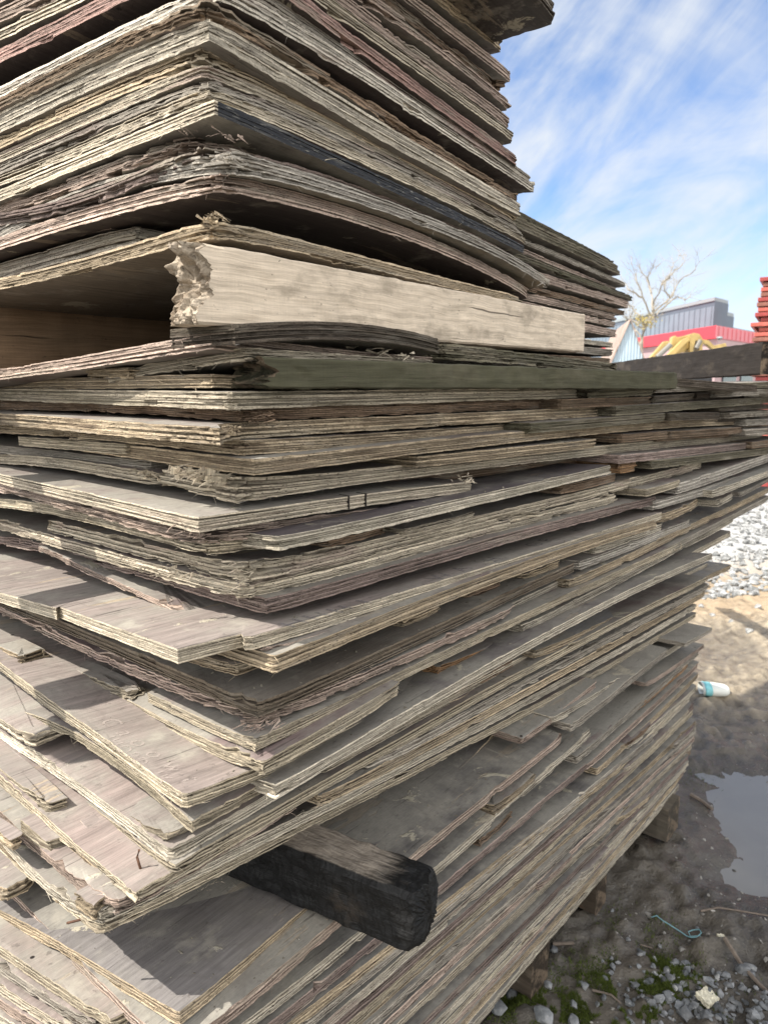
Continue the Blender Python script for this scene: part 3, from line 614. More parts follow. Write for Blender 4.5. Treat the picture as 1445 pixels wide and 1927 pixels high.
GS = (
    ('pink-banded sheet first below the broad bottom sheet', (450,1887), (1062,1382), [(614,1745),(754,1625),(933,1487)], 'pink', dict(dmg=1.3)),
    ('cream sheet with rough underside, second below the broad bottom sheet', (450,1927), (1112,1368), [(675,1753),(781,1661),(983,1487)], 'pale', dict(dmg=1.5)),
    ('purple-edged sheet third below the broad bottom sheet', (496,1927), (1140,1408), [(694,1780),(815,1680),(1000,1525)], 'purple', dict(dmg=1.4)),
    ('tan sheet with dark gaps, fourth below the broad bottom sheet', (540,1927), (1168,1440), [(716,1793),(819,1710),(968,1590)], 'tan', dict()),
    ('grey sheet pressed between the tan one and the red-streaked one', (570,1927), (1230,1380), [(768,1771),(984,1580)], 'grey', dict()),
    ('red-streaked pale sheet passing straight below the charred end', (600,1927), (1300,1310), [(819,1748),(1000,1590),(1108,1487)], 'pale', dict(pink=.6)),
    ('purplish sheet right under the red-streaked one', (624,1927), (1305,1322), [(819,1765),(1000,1604)], 'purple', dict()),
    ('yellow sheet second under the red-streaked one', (648,1927), (1308,1335), [(819,1782),(1000,1617)], 'yellow', dict()),
    ('tan sheet third under the red-streaked one', (671,1927), (1310,1354), [(817,1801),(1000,1634)], 'tan', dict(brown=.2)),
    ('grey scuffed sheet fourth under the red-streaked one', (694,1927), (1311,1372), [(815,1820),(1000,1652)], 'grey', dict(dmg=1.4)),
    ('pinkish sheet fifth under the red-streaked one', (721,1927), (1309,1385), [(860,1800),(1010,1660)], 'pink', dict()),
    ('dusty cream sheet sixth under the red-streaked one', (748,1927), (1306,1398), [(895,1790),(1021,1668)], 'cream', dict()),
    ('dark sheet just above the mauve one near the ground', (770,1927), (1304,1409), [(895,1807),(1050,1652)], 'brown', dict(dirt=.8)),
    ('mauve sheet seventh up from the ground', (792,1927), (1300,1420), [(895,1824),(1085,1634)], 'purple', dict(dirt=.8)),
    ('whitish sheet sixth up from the ground', (812,1927), (1296,1430), [(895,1842),(1075,1662)], 'pale', dict()),
    ('striped sheet fifth up from the ground', (832,1927), (1292,1440), [(895,1860),(1062,1690)], 'cream', dict()),
    ('greyish pink sheet fourth up from the ground', (849,1927), (1288,1448), [(920,1846),(1080,1680)], 'pink', dict(dirt=.8)),
    ('tan sheet third up from the ground', (866,1927), (1284,1456), [(950,1832),(1100,1668)], 'tan', dict()),
    ('grey sheet second up from the ground', (878,1927), (1280,1465), [(985,1801),(1125,1644)], 'silver', dict()),
    ('lowest sheet of the whole stack, lying on the timber bearers', (890,1927), (1276,1474), [(1021,1770),(1150,1620)], 'pale', dict()))
for i_, (lab, C, E, mid, col, kw) in enumerate(GS):
    k = dict(G); k.update(kw)
    X(lab, C, E, rng.normal()*.004+(.006 if i_ in (4, 6, 8, 10, 12) else 0), .0180, mid=mid, col=col, film=(.105,.098,.096), **k)
for lab, C, E, col in (
    ('pale sheet whose near end starts under the drooping sheets at the right', (1040,1352), (1312,1190), 'pale'),
    ('grey sheet second of the far-right sheets under the drooping ones', (1085,1425), (1318,1222), 'grey'),
    ('pinkish sheet third of the far-right sheets under the drooping ones', (1105,1440), (1316,1245), 'pink'),
    ('tan sheet fourth of the far-right sheets under the drooping ones', (1125,1450), (1314,1265), 'tan'),
    ('cream sheet lowest of the far-right sheets under the drooping ones', (1145,1456), (1312,1290), 'cream')):
    X(lab, C, E, .0, .017, col=col, T=.9, name='plywood_sheet', cat='plywood sheet', group='sheets of the lower stack', film=(.2,.195,.19), dust=1.)
for lab, C, E, mid, col, kw in (
    ('sheet with its near end hidden, first below the blue-grey topped sheet at the right', (610,1436), (1336,1060), [(1000,1228)], 'cream', dict(brown=.15)),
    ('dirty sheet second below the blue-grey topped one at the right', (690,1437), (1334,1098), [(1000,1273)], 'grey', dict(dmg=1.5)),
    ('tan sheet third below the blue-grey topped one at the right', (600,1505), (1330,1112), [(1000,1291)], 'tan', dict()),
    ('pale stepped sheet right under the muddy one at the right', (700,1270), (1280,1000), [(1000,1118)], 'pale', dict())):
    X(lab, C, E, .012, .0175, mid=mid, col=col, T=.8, name='plywood_sheet', cat='plywood sheet', group='sheets of the lower stack', film=(.13,.115,.11), **kw)
for lab, C, E, ins, t, col in (
    ('small square offcut between the pink-topped sheet and the muddy one', (760,1168), (838,1134), .010, .017, 'tan'),
    ('brown block of plywood in the gap above the muddy sheet', (880,1122), (950,1092), .014, .016, 'brown'),
    ('cream offcut in the gap above the split-layered sheet', (760,1000), (905,962), .012, .016, 'cream'),
    ('short brown offcut under the dark-topped greenish sheet', (620,1012), (735,985), .014, .016, 'brown'),
    ('grey offcut lying on the brown-layered sheet beside the pink one', (985,1142), (1090,1092), .004, .015, 'silver'),
    ('brown-ended offcut in the gap over the long fibrous sheet', (830,1332), (905,1292), .012, .017, 'tan'),
    ('square offcut in the gap over the long fibrous sheet, further right', (1010,1238), (1090,1195), .008, .016, 'grey'),
    ('tan stub between the cream and dirty hidden-ended sheets', (1120,1192), (1190,1155), .006, .015, 'tan'),
    ('dark stub in the gap under the blue-grey topped sheet', (905,1274), (975,1238), .010, .015, 'brown'),
    ('grey stub on the pink-banded sheet, right of the charred end', (905,1502), (985,1432), .004, .015, 'grey'),
    ('tan stub on the cream rough sheet, right of the charred end', (930,1525), (1010,1452), .0, .015, 'tan'),
    ('brown stub beside the purple-edged sheet, right of the charred end', (905,1585), (965,1532), .0, .014, 'brown'),
    ('pinkish stub low on the right side above the mauve sheet', (1015,1672), (1080,1606), -.006, .014, 'pink'),
    ('small cream stub on the right side above the striped sheet', (1100,1602), (1150,1552), -.006, .014, 'cream'),
    ('brown stub on the right side above the red-streaked sheet', (1180,1402), (1225,1360), -.008, .013, 'brown')):
    X(lab, C, E, ins, t, col=col, brown=.2, dmg=1.3)
D_ = dict(brown=.55, dirt=.1, moss=.25)
for lab, C, E, ins, t, col, kw in (
    ('long beige sheet showing only at the right, third below the pink-topped sheet', (1074,1093), (1450,917), 0, .018, 'tan', dict(name='plywood_sheet', cat='plywood sheet', T=.6, group='sheets of the lower stack', film=(.10,.09,.09))),
    ('grey sheet with mossy chips just below the long beige one', (1180,1068), (1450,932), -.005, .017, 'grey', dict(name='plywood_sheet', cat='plywood sheet', T=.6, group='sheets of the lower stack', moss=.3)),
    ('light beige sheet second below the long beige one', (985,1180), (1382,972), 0, .016, 'pale', dict(name='plywood_sheet', cat='plywood sheet', T=.6, group='sheets of the lower stack')),
    ('weathered beige sheet third below the long beige one', (1000,1197), (1376,1000), 0, .017, 'cream', dict(name='plywood_sheet', cat='plywood sheet', T=.6, group='sheets of the lower stack')),
    ('tan-edged sheet with a protruding blue-grey far corner', (1010,1228), (1380,1062), -.01, .016, 'tan', dict(name='plywood_sheet', cat='plywood sheet', T=.6, group='sheets of the lower stack', film=(.20,.20,.21))),
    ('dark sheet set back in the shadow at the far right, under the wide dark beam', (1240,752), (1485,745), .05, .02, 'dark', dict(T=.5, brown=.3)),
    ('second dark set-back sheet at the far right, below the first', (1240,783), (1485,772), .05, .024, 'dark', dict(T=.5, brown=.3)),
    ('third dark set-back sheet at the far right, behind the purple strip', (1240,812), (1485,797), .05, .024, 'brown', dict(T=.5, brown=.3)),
    ('grey end of sheet reaching the right edge of the photo', (1405,808), (1490,801), 0, .020, 'grey', dict(brown=.2)),
    ('brownish end of sheet lower at the right edge of the photo', (1418,832), (1490,822), 0, .019, 'brown', dict(brown=.2)),
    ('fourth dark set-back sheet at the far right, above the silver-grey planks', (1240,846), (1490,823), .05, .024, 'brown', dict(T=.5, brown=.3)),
    ('grey block in line after the mossy-edged sheet', (1236,726), (1351,722), 0, .015, 'grey', D_),
    ('crumbled mossy end lying between the mossy-edged sheet and the grey block', (1114,727), (1238,724), .004, .021, 'moss', dict(moss=.5, dmg=2.5)),
    ('brown plank after the black square gap under the mossy-edged sheet', (1057,751), (1232,746), .01, .017, 'brown', D_),
    ('dark plank to the right of the brown one, below the grey block', (1233,745), (1311,740), .008, .014, 'dark', D_),
    ('pale end of plank under the dark wide beam at the far right', (1404,739), (1460,738), 0, .012, 'silver', D_),
    ('black plank between dark plank and pale plank end at the far right', (1312,739), (1403,737), .02, .014, 'dark', D_),
    ('long mossy strip in the third layer at the right', (1160,764), (1460,746), 0, .0185, 'moss', dict(moss=.6)),
    ('dark mossy strip under the broken-cornered sheet', (998,796), (1252,777), 0, .0175, 'moss', dict(moss=.8, brown=.3)),
    ('blackish block with a split in it at the right', (1264,777), (1361,776), -.01, .017, 'dark', D_),
    ('pale stump of plank right of the blackish split block', (1378,776), (1460,771), .005, .016, 'grey', D_),
    ('thin dark strip above the pale stump of plank', (1355,764), (1460,760), .005, .014, 'dark', D_),
    ('grey strip under the pale stump at the right edge', (1408,790), (1460,787), .01, .017, 'silver', D_),
    ('dark double strip under the ochre sheet at the right', (1262,812), (1400,803), .01, .017, 'brown', D_),
    ('brown stub with a round end under the ochre sheet', (1173,818), (1260,811), .012, .017, 'brown', D_),
    ('tan spacer plank with a square left end under the ochre sheet', (785,860), (1123,825), .012, .0165, 'tan', dict(brown=.15, dirt=.3)),
    ('purple strip below the long torn-corner sheet at the right', (1169,856), (1413,832), .012, .018, 'purple', dict()),
    ('mossy strip with a splintered left end below the purple one', (1228,866), (1450,843), .004, .020, 'moss', dict(moss=.3, dirt=.5)),
    ('orange-brown stub beside a black gap below the purple strip', (1170,874), (1203,868), .015, .020, 'rust', D_),
    ('brown broken strip left of the orange-brown stub', (1059,915), (1168,892), .008, .017, 'brown', D_),
    ('square-ended yellowish plank pointing left in mid pile', (1219,921), (1280,901), -.01, .0165, 'yellow', dict(dmg=.6)),
    ('thick silver-grey double plank at the right', (1276,910), (1492,839), 0, .026, 'silver', dict(dirt=.2)),
    ('silver-grey plank right under the thick double one', (1234,945), (1492,864), 0, .021, 'silver', dict(dirt=.2)),
    ('whitish plank with a dusty top at the far right', (1344,924), (1492,869), -.03, .018, 'pale', dict(film=(.3,.3,.29), dust=1)),
    ('slanting chip under the whitish dusty plank', (1352,943), (1380,927), -.02, .018, 'pale', dict()),
    ('dark short plank right of the slanting chip', (1395,928), (1492,874), -.01, .012, 'grey', dict(film=(.2,.2,.2))),
    ('tan stub with a crushed end above the grey beam-like strip', (1245,970), (1320,937), 0, .020, 'tan', dict(dmg=2)),
    ('whitish strip with a red-brown left end under the pink-topped sheet', (1123,1029), (1245,984), .005, .017, 'pale', dict()),
    ('long grey strip below the whitish strip', (1093,1058), (1299,977), 0, .017, 'silver', dict(T=.3)),
    ('short tan piece with a notched end beneath the dark-fronted sheet', (994,1085), (1057,1053), -.005, .015, 'tan', dict(dmg=1.6)),
    ('round-ended reddish plank sticking out under the brown-layered sheet', (826,1260), (990,1185), .004, .016, 'rust', dict(dirt=.5)),
    ('square-ended grey plank below the round-ended reddish one', (774,1306), (1000,1192), .0, .0165, 'pale', dict(T=.3)),
    ('sliver of clean wood left of the square-ended grey plank', (636,1377), (701,1350), .006, .012, 'tan', dict(dmg=1.5)),
    ('wide grey board with a square near end, out over the lower right', (1076,1366), (1255,1220), -.02, .016, 'grey', dict(T=.2, film=(.2,.195,.19), dust=1.)),
    ('board with a broken dark end under the drooping sheets', (983,1391), (1125,1282), .01, .014, 'pink', dict(T=.2, film=(.2,.195,.19), dust=1.)),
    ('little bright-topped board sticking out at the right silhouette', (1289,1211), (1337,1180), -.05, .012, 'grey', dict(T=.2, film=(.35,.35,.35), dust=1., dmg=.5)),
    ('pinkish board below the little bright-topped one', (1216,1289), (1330,1213), -.01, .013, 'pink', dict(T=.2, film=(.2,.195,.19), dust=1.)),
    ('thin orange-lined strip with a black end', (1199,1332), (1300,1247), 0, .012, 'rust', dict()),
    ('board with a brown stepped end in the middle of the right side', (1095,1416), (1230,1300), 0, .016, 'grey', dict(T=.2, dmg=1.5)),
    ('brown-ended pale strip at the right, fourth of the stepped ends', (1184,1404), (1314,1292), -.006, .014, 'pale', dict()),
    ('pale strip with a square brown end beside the damp ground', (1177,1450), (1300,1335), -.006, .014, 'cream', dict()),
    ('narrow tan strip ending near the middle of the right side', (1123,1482), (1190,1420), -.006, .013, 'tan', dict()),
    ('small brown-ended strip near the far lower corner', (1272,1404), (1312,1366), -.008, .014, 'grey', dict()),
    ('round-ended chunk low on the right side', (1161,1546), (1225,1492), -.008, .014, 'tan', dict(dmg=1.8)),
    ('splintered stub lowest on the right side', (1062,1682), (1150,1592), -.010, .015, 'grey', dict(dmg=2.))):
    X(lab, C, E, ins, t, col=col, **kw)
for a in ALL: print('SH', a[0][:44].ljust(44), 'zr %.3f D %.2f psi %.0f S %.2f' % (a[1]-EYE, a[2][1], a[3], a[4]), a[5], a[6])
# ------------------------------------------------------------------ timbers
def timber(name, label, A_, B_, w, h, mat, col=(.3,.25,.2), group=None, rough=.0015, near='cut', far='cut', parent=None, ch=.004, up=(0, 0, 1), cat='timber', dirt=.3, moss=0., step=.008, sag=0., res=.006):
    """a squared timber from A_ to B_ (centre of its section), grain lengthwise"""
    A_ = Vector(A_); B_ = Vector(B_); ax = (B_-A_); Ln = ax.length; ax.normalize()
    sd = Vector(up).cross(ax).normalized(); upv = ax.cross(sd)
    # rounded section outline
    sec = []
    nw, nh = max(3, int(w/.006)), max(3, int(h/.006))
    def edge(p, q, n): return [(p[0]+(q[0]-p[0])*i/n, p[1]+(q[1]-p[1])*i/n) for i in range(n)]
    x, y, c = w/2, h/2, ch
    loop = [(-x+c, -y), (x-c, -y), (x, -y+c), (x, y-c), (x-c, y), (-x+c, y), (-x, y-c), (-x, -y+c)]
    for i in range(8):
        p, q = loop[i], loop[(i+1) % 8]; L_ = math.hypot(q[0]-p[0], q[1]-p[1]); sec += edge(p, q, max(1, int(L_/res)))
    sec = np.array(sec); n = len(sec)
    m = max(4, int(Ln/step)); xs = np.linspace(0, Ln, m)
    per = np.concatenate([[0], np.cumsum(np.hypot(*np.diff(sec, axis=0).T))])
    nx = np.roll(sec, -1, 0)-np.roll(sec, 1, 0); nrm = np.stack([nx[:, 1], -nx[:, 0]], 1); nrm /= np.hypot(nrm[:, 0], nrm[:, 1])[:, None]
    field = rng.normal(size=(m//4+3, n))
    fi = np.linspace(0, m//4+1.99, m); i0 = fi.astype(int); fr = (fi-i0)[:, None]
    fld = field[i0]*(1-fr)+field[i0+1]*fr
    for _ in range(max(1, int(.006/res)*2)): fld = (fld+np.roll(fld, 1, 1)+np.roll(fld, -1, 1))/2.2
    V = []; Aa = []; Bb = []
    s0 = rng.random()*40
    es = int(rng.integers(1, 9000))
    def E(typ, a, b):
        if typ == 'cut': return .0006*vnoise(a, b, 300., es)
        if typ == 'broken': return .040*np.abs(vnoise(a*.15, b, 190., es))+.030*np.abs(vnoise(a*.2, b, 70., es+1))+.012*np.sin(b/h*7+1)
        if typ == 'rotten': return .009*np.sin(b/h*5.5+1.2)-.008*np.clip(b/h*3, 0, 1)+.030*vnoise(a, b, 50., es)+.018*vnoise(a, b*.6, 150., es+1)+.007*vnoise(a, b, 420., es+2)
        rad = np.hypot(a/w*2, b/h*2)
        return .005*vnoise(a, b, 90., es)+.014*np.abs(vnoise(np.arctan2(b, a)*.3, rad*.02, 70., es+1))*rad+.006*rad**4+.003*vnoise(a, b, 300., es)
    endj = {0: E(near, sec[:, 0], sec[:, 1]), 1: E(far, sec[:, 0], sec[:, 1])}
    V_rows = []
    for i, xx in enumerate(xs):
        d = fld[i]*rough
        f0 = max(0, 1-xx/.10); f1 = max(0, 1-(Ln-xx)/.10)
        xo = xx+endj[0]*f0-endj[1]*f1
        q = sec-nrm*0+nrm*d[:, None]
        if near == 'char' : pass
        pass
        p = np.array(A_)[None]+np.array(ax)[None]*xo[:, None]+np.array(sd)[None]*q[:, :1]+np.array(upv)[None]*(q[:, 1:]-sag*math.sin(math.pi*xx/Ln))
        V.append(p); Aa.append(np.column_stack([xo, per, np.full(n, s0)])); Bb.append(np.column_stack([np.clip(nrm[:, 1], 0, 1), np.full(n, xx), per]))
    # end faces: rings shrinking to the centre
    def cap(i, sgn, typ):
        out = []
        cc = np.array(A_ if sgn < 0 else B_)
        for f in (.97, .92, .86, .79, .71, .62, .53, .43, .33, .22, .1):
            q = sec*f; e = E(typ, q[:, 0], q[:, 1])
            p = cc[None]+np.array(ax)[None]*(-sgn*e)[:, None]+np.array(sd)[None]*q[:, :1]+np.array(upv)[None]*q[:, 1:]
            out.append((p, np.column_stack([q[:, 0]*.4, q[:, 1]*1.3, np.full(n, s0+3)]), np.zeros((n, 3))))
        return out
    c0 = cap(0, -1, near); c1 = cap(-1, 1, far)
    Vs = [p for p, a, b in c0[::-1]]+V+[p for p, a, b in c1]
    As = [a for p, a, b in c0[::-1]]+Aa+[a for p, a, b in c1]
    Bs = [b for p, a, b in c0[::-1]]+Bb+[b for p, a, b in c1]
    M_ = len(Vs); i = np.arange(n); i2 = (i+1) % n
    quads = np.concatenate([np.column_stack([a*n+i, (a+1)*n+i, (a+1)*n+i2, a*n+i2]) for a in range(M_-1)])
    quads = quads[:, ::-1].copy()
    capf = [np.arange(n)[None, :], (np.arange(n)+(M_-1)*n)[None, ::-1]]
    VV = np.concatenate(Vs)-np.array(A_)
    pm = np.zeros(len(quads)+2, int)
    if mat is not M_CHAR: pm[:n*len(c0)] = 1; pm[n*(M_-1-len(c1)):] = 1
    me = mesh_np(name, VV, [quads]+capf, [mat, M_ENDG], pm, dict(A=np.concatenate(As), B=np.concatenate(Bs)))
    o = link(name, me, parent, tuple(A_)); o.color = (*col, 1); o['dirt'] = dirt; o['moss'] = moss
    if parent is None: tag(o, label, cat, group)
    return o

def V3(x, y, zr): return Vector((x, y, EYE+zr))
# thick pale beam that carries the front stack, its twin further left
dW = Vector((math.sin(R(35)), math.cos(R(35)), 0)); lW = Vector((-math.cos(R(35)), math.sin(R(35)), 0))
timber('support_beam', 'thick whitish beam with a rotten near end, carrying the front stack', V3(-.215, .850, .120)+lW*.012, V3(.470, 1.800, .139)+lW*.004, .058, .090, M_TIM, (.70,.59,.46), near='rotten', rough=.00045, dirt=.65, moss=.2, ch=.003, cat='beam', res=.0025, step=.006)
timber('support_beam', 'brown beam in the shadow under the front stack at the left', V3(-.98, .90, .082), V3(.15, 2.45, .104), .07, .125, M_TIM, (.31,.205,.125), rough=.0012, dirt=.1, cat='beam')
# dark green beam
a46 = R(45); d46 = Vector((math.sin(a46), math.cos(a46), 0)); l46 = Vector((-math.cos(a46), math.sin(a46), 0))
timber('green_beam', 'long dark green beam with a snapped splintery near end', V3(-.145, .862, .0215)+l46*.045, V3(.672, 1.655, .0225)+l46*.045, .09, .0370, M_TIM, (.075,.072,.045), near='broken', rough=.0006, dirt=.12, moss=.6, ch=.002, cat='beam', res=.003, step=.005)
# wide dark beam at the far right of the pile
timber('wide_dark_beam', 'wide black-brown beam lying on the far right of the pile', V3(1.160, 2.20, .098), V3(1.045, 4.3, .070), .034, .098, M_TIM, (.034,.029,.026), rough=.0010, dirt=.12, ch=.003, cat='beam')
S('thin bent board under the wide dark beam', (1271,712), [(1402,722)], D=1.75, t=.016, psi=58, T=.35, Sx=.36, col='dark', name='plank_offcut', cat='plank', group='planks around the beams')
S('worn board under the end of the wide dark beam', (1385,720), [(1450,718)], D=2.05, t=.016, psi=60, T=.3, Sx=.4, col='moss', name='plank_offcut', cat='plank', group='planks around the beams')
S('grey sheet beneath the wide dark beam at the far right', (1352,735), [(1460,731)], D=1.95, t=.016, psi=50, T=1.0, Sx=.9, col='grey')
# charred beam
tA = V3(-.62, 1.255, -.708); tB = V3(.066, .900, -.733)
timber('charred_beam', 'charred black beam jutting out of the lower stack', tB, tA, .080, .096, M_CHAR, (.02,.02,.02), near='char', rough=.0012, ch=.008, cat='beam', step=.005, res=.004)
# bearers on the ground
for lab, s, ln, w, h in (('square timber bearer nearest the camera under the stack', .86, .9, .085, .1), ('dark timber bearer in the middle under the stack', 1.22, .9, .07, .1), ('timber bearer poking out at the far end under the stack', 1.70, 1.1, .11, .1)):
    a = R(40.2); dx = np.array([math.sin(a), math.cos(a)]); ll = np.array([-math.cos(a), math.sin(a)])
    q = FP+dx*s+ll*(.02 if s < 1.6 else -.02)
    timber('bearer_timber', lab, (q[0], q[1], .055), (q[0]+ll[0]*ln, q[1]+ll[1]*ln, .055), w, .118, M_TIM, (.075,.058,.043) if s < 1.6 else (.11,.095,.075), 'bearers under the stack', dirt=.3, cat='timber')

# ------------------------------------------------------------------ ground
def gpt(u, v): p = at(u, v, z=0.0); return p.x, p.y
PUD = [gpt(1440, 1550), gpt(1408, 1640), gpt(1490, 1600), gpt(1480, 1490)]
WET = [gpt(1350, 1215), gpt(1400, 1470), gpt(1330, 1480)]
def gz(x, y):
    x = np.asarray(x, float); y = np.asarray(y, float)
    near = np.exp(-((x-.9)**2+(y-2.0)**2)/40.)
    z = vnoise(x, y, 1.3, 1)*.05+vnoise(x, y, 4.0, 2)*.030+(vnoise(x, y, 13., 3)*.022+vnoise(x, y, 27., 4)*.024+vnoise(x, y, 48., 5)*.018)*near
    cl = np.clip(vnoise(x, y, 24., 6)-.12, 0, 1); z = z+cl*.06*near
    # low wet hollows
    for (px, py), r_, dp in ((PUD[0], .15, .053), (PUD[1], .10, .050), (PUD[2], .27, .052), (PUD[3], .26, .053), (WET[0], .30, .050), (WET[1], .16, .046), (WET[2], .15, .044), ((1.9, 2.6), .5, .05)):
        g = np.exp(-(((x-px)**2+(y-py)**2)/r_**2)); z = z*(1-.55*g)-dp*g
    # under the stack and by its side the ground is trodden flat
    fx, fy = x-FP[0], y-FP[1]; s_ = fx*math.sin(R(40))+fy*math.cos(R(40)); n_ = fx*math.cos(R(40))-fy*math.sin(R(40))
    g = 1/(1+np.exp((n_-.12)/.07)); g = g*(s_ < 2.2); z = z*(1-.35*g)-.008*g
    # gravel bank further right
    b = np.clip((y-5.0-.25*np.sin(x*1.3))/2.5, 0, 1)*np.clip((x-1.2)/1.5, 0, 1); z = z+b*b*(3-2*b)*.16
    return z
def axis(a, b, st, lo, hi):
    v = list(np.arange(a, b, st)); s = st
    while v[-1] < hi: s *= 1.22; v.append(v[-1]+s)
    s = st; w = []
    c = a
    while c > lo: s *= 1.22; c -= s; w.append(c)
    return np.array(w[::-1]+v)
gx = axis(-.2, 2.9, .0125, -900, 900); gy = axis(.9, 4.6, .0135, -200, 1500)
GX, GY = np.meshgrid(gx, gy); Z = gz(GX.ravel(), GY.ravel())
far = np.hypot(GX.ravel()-1, GY.ravel()-2) > 60; Z[far] *= .2
nxg, nyg = len(gx), len(gy)
i, j = np.meshgrid(np.arange(nxg-1), np.arange(nyg-1)); b = (j*nxg+i).ravel()
gq = np.column_stack([b, b+1, b+nxg+1, b+nxg])
def mat_ground():
    s = NT('muddy_ground'); p = s.n('TexCoord').outputs['Object']; q = s.sep(p); x, y, z = q
    n1 = s.noise(p, 2.2, 5, .6); n2 = s.noise(p, 17.0, 5, .65); n3 = s.noise(p, 90.0, 4, .7); n0 = s.noise(p, .7, 4, .55)
    mud = s.mix(s.ramp(n1, .38, .62), (.070, .062, .051), (.120, .105, .084))
    sand = s.mix(s.ramp(n2, .35, .65), (.22, .18, .13), (.37, .31, .225))
    # the sandy dry yard starts beyond the damp strip
    k = s.ramp(s.math('ADD', s.math('ADD', s.math('MULTIPLY', x, .28), y), s.math('MULTIPLY', s.math('SUBTRACT', n1, .5), .8)), 2.95, 3.7)
    or_ = s.ramp(s.math('ADD', y, s.math('MULTIPLY', s.math('SUBTRACT', n1, .5), .5)), 4.25, 4.65)
    sand = s.mix(s.math('MULTIPLY', or_, .5), sand, (.44, .31, .18))
    c = s.mix(k, mud, sand)
    c = s.mix(s.math('MULTIPLY', s.ramp(n3, .45, .7), .35), c, (.20, .18, .145))
    c = s.mix(s.math('MULTIPLY', s.ramp(n2, .42, .30), .55), c, (.055, .047, .038))
    gv = s.ramp(y, 5.0, 6.2); c = s.mix(gv, c, (.42, .42, .41))
    h = s.math('ADD', s.math('MULTIPLY', n2, .6), s.math('MULTIPLY', n3, .45))
    wet = s.ramp(s.math('ADD', z, s.math('MULTIPLY', s.math('SUBTRACT', n1, .5), .03)), .004, -.022)
    wet = s.math('MULTIPLY', wet, s.math('SUBTRACT', 1.0, gv))
    c = s.mix(s.math('MULTIPLY', wet, .45), c, (.06, .053, .045))
    ro = s.math('SUBTRACT', s.math('SUBTRACT', .70, s.math('MULTIPLY', s.math('SUBTRACT', 1.0, k), .16)), s.math('MULTIPLY', wet, .38))
    return s.done(c, ro, h, .8, .016, .5)
g = link('ground', mesh_np('ground', np.column_stack([GX.ravel(), GY.ravel(), Z]), [gq], [mat_ground()], None, None, True)); tag(g, kind='structure')

# shallow muddy water
sw = NT('muddy_water'); pw = sw.n('TexCoord').outputs['Object']
wb = sw.n('BsdfPrincipled'); sw.set(wb, 'Base Color', sw.mix(sw.noise(pw, 6., 3), (.27, .268, .26, 1), (.36, .355, .34, 1))); sw.set(wb, 'Roughness', sw.remap(sw.noise(pw, 14., 4), .35, .65, .02, .14)); sw.set(wb, 'Specular IOR Level', 1.0)
bp_ = sw.n('Bump'); sw.set(bp_, 'Height', sw.noise(pw, 26., 2)); bp_.inputs['Strength'].default_value = .05; bp_.inputs['Distance'].default_value = .002; sw.t.links.new(bp_.outputs[0], wb.inputs['Normal'])
tb = sw.n('BsdfTransparent'); mx_ = sw.n('MixShader'); sw.set(mx_, 0, .62); sw.t.links.new(tb.outputs[0], mx_.inputs[1]); sw.t.links.new(wb.outputs[0], mx_.inputs[2]); sw.t.links.new(mx_.outputs[0], sw.out.inputs[0]); M_WATER = sw.m
me = bpy.data.meshes.new('puddle'); me.from_pydata([(.95, 1.25, -.052), (2.9, 1.25, -.052), (2.9, 3.3, -.052), (.95, 3.3, -.052)], [], [(0, 1, 2, 3)]); me.materials.append(M_WATER)
tag(link('puddle_water', me), kind='structure')

# ------------------------------------------------------------------ gravel, stones, moss
ico = []
def icos(sub):
    import bmesh
    bm = bmesh.new(); bmesh.ops.create_icosphere(bm, subdivisions=sub, radius=1.0)
    v = np.array([x.co[:] for x in bm.verts]); f = np.array([[q.index for q in p.verts] for p in bm.faces]); bm.free(); return v, f
IV, IF = icos(1); IV2, IF2 = icos(3)
def mat_stone(name, a, b, mode=0):
    s = NT(name); p = s.n('TexCoord').outputs['Object']; n = s.noise(p, 24., 5, .65); r_ = s.sep(s.attr('A').outputs['Vector'])
    c = s.mix(s.ramp(n, .35, .65), a, b)
    c = s.scale(c, s.math('ADD', .65, s.math('MULTIPLY', r_[0], .7)))
    v = s.ramp(s.noise(p, 60., 4, .6, 1.2), .60, .68); c = s.mix(s.math('MULTIPLY', v, .5), c, (.50, .49, .47))
    return s.done(c, .75, n, .5, .006, .3)
M_ST = mat_stone('wet_grey_stone', (.10,.108,.115), (.22,.225,.23)); M_GR = mat_stone('pale_gravel', (.16,.165,.165), (.36,.36,.35)); M_SM = mat_stone('small_stone', (.16,.155,.145), (.30,.285,.26))
def scatter(name, P, Rr, mat, kind='stuff', flat=.7, hi=False):
    v, f = (IV, IF); n = len(P); m = len(v)
    rot = rng.normal(size=(n, 3, 3)); qs = np.linalg.qr(rot)[0]
    base = v[None]*(1+.22*rng.normal(size=(n, m, 1))); base = base*np.array([1., .8, .62])[None, None]*(1+.2*rng.normal(size=(n, 1, 3)))
    W = np.einsum('nij,nmj->nmi', qs, base); W[:, :, 2] *= flat
    W = W*np.array(Rr)[:, None, None]+np.array(P)[:, None, :]
    F_ = (f[None]+(np.arange(n)*m)[:, None, None]).reshape(-1, 3)
    A_ = np.repeat(rng.random((n, 1)), m, 0).repeat(3, 1)
    o = link(name, mesh_np(name, W.reshape(-1, 3), [F_], [mat], None, dict(A=A_), False)); tag(o, kind=kind); return o
# pale gravel bank
n = 9000; yy = 4.95+rng.random(n)**1.5*9; xx = 1.7+rng.random(n)*(1.6+.62*yy)
yy = yy+.12*np.sin(xx*2.3)
scatter('gravel', np.column_stack([xx, yy, gz(xx, yy)+.004]), (.020+.020*rng.random(n))*(1+.045*(yy-5)), M_GR)
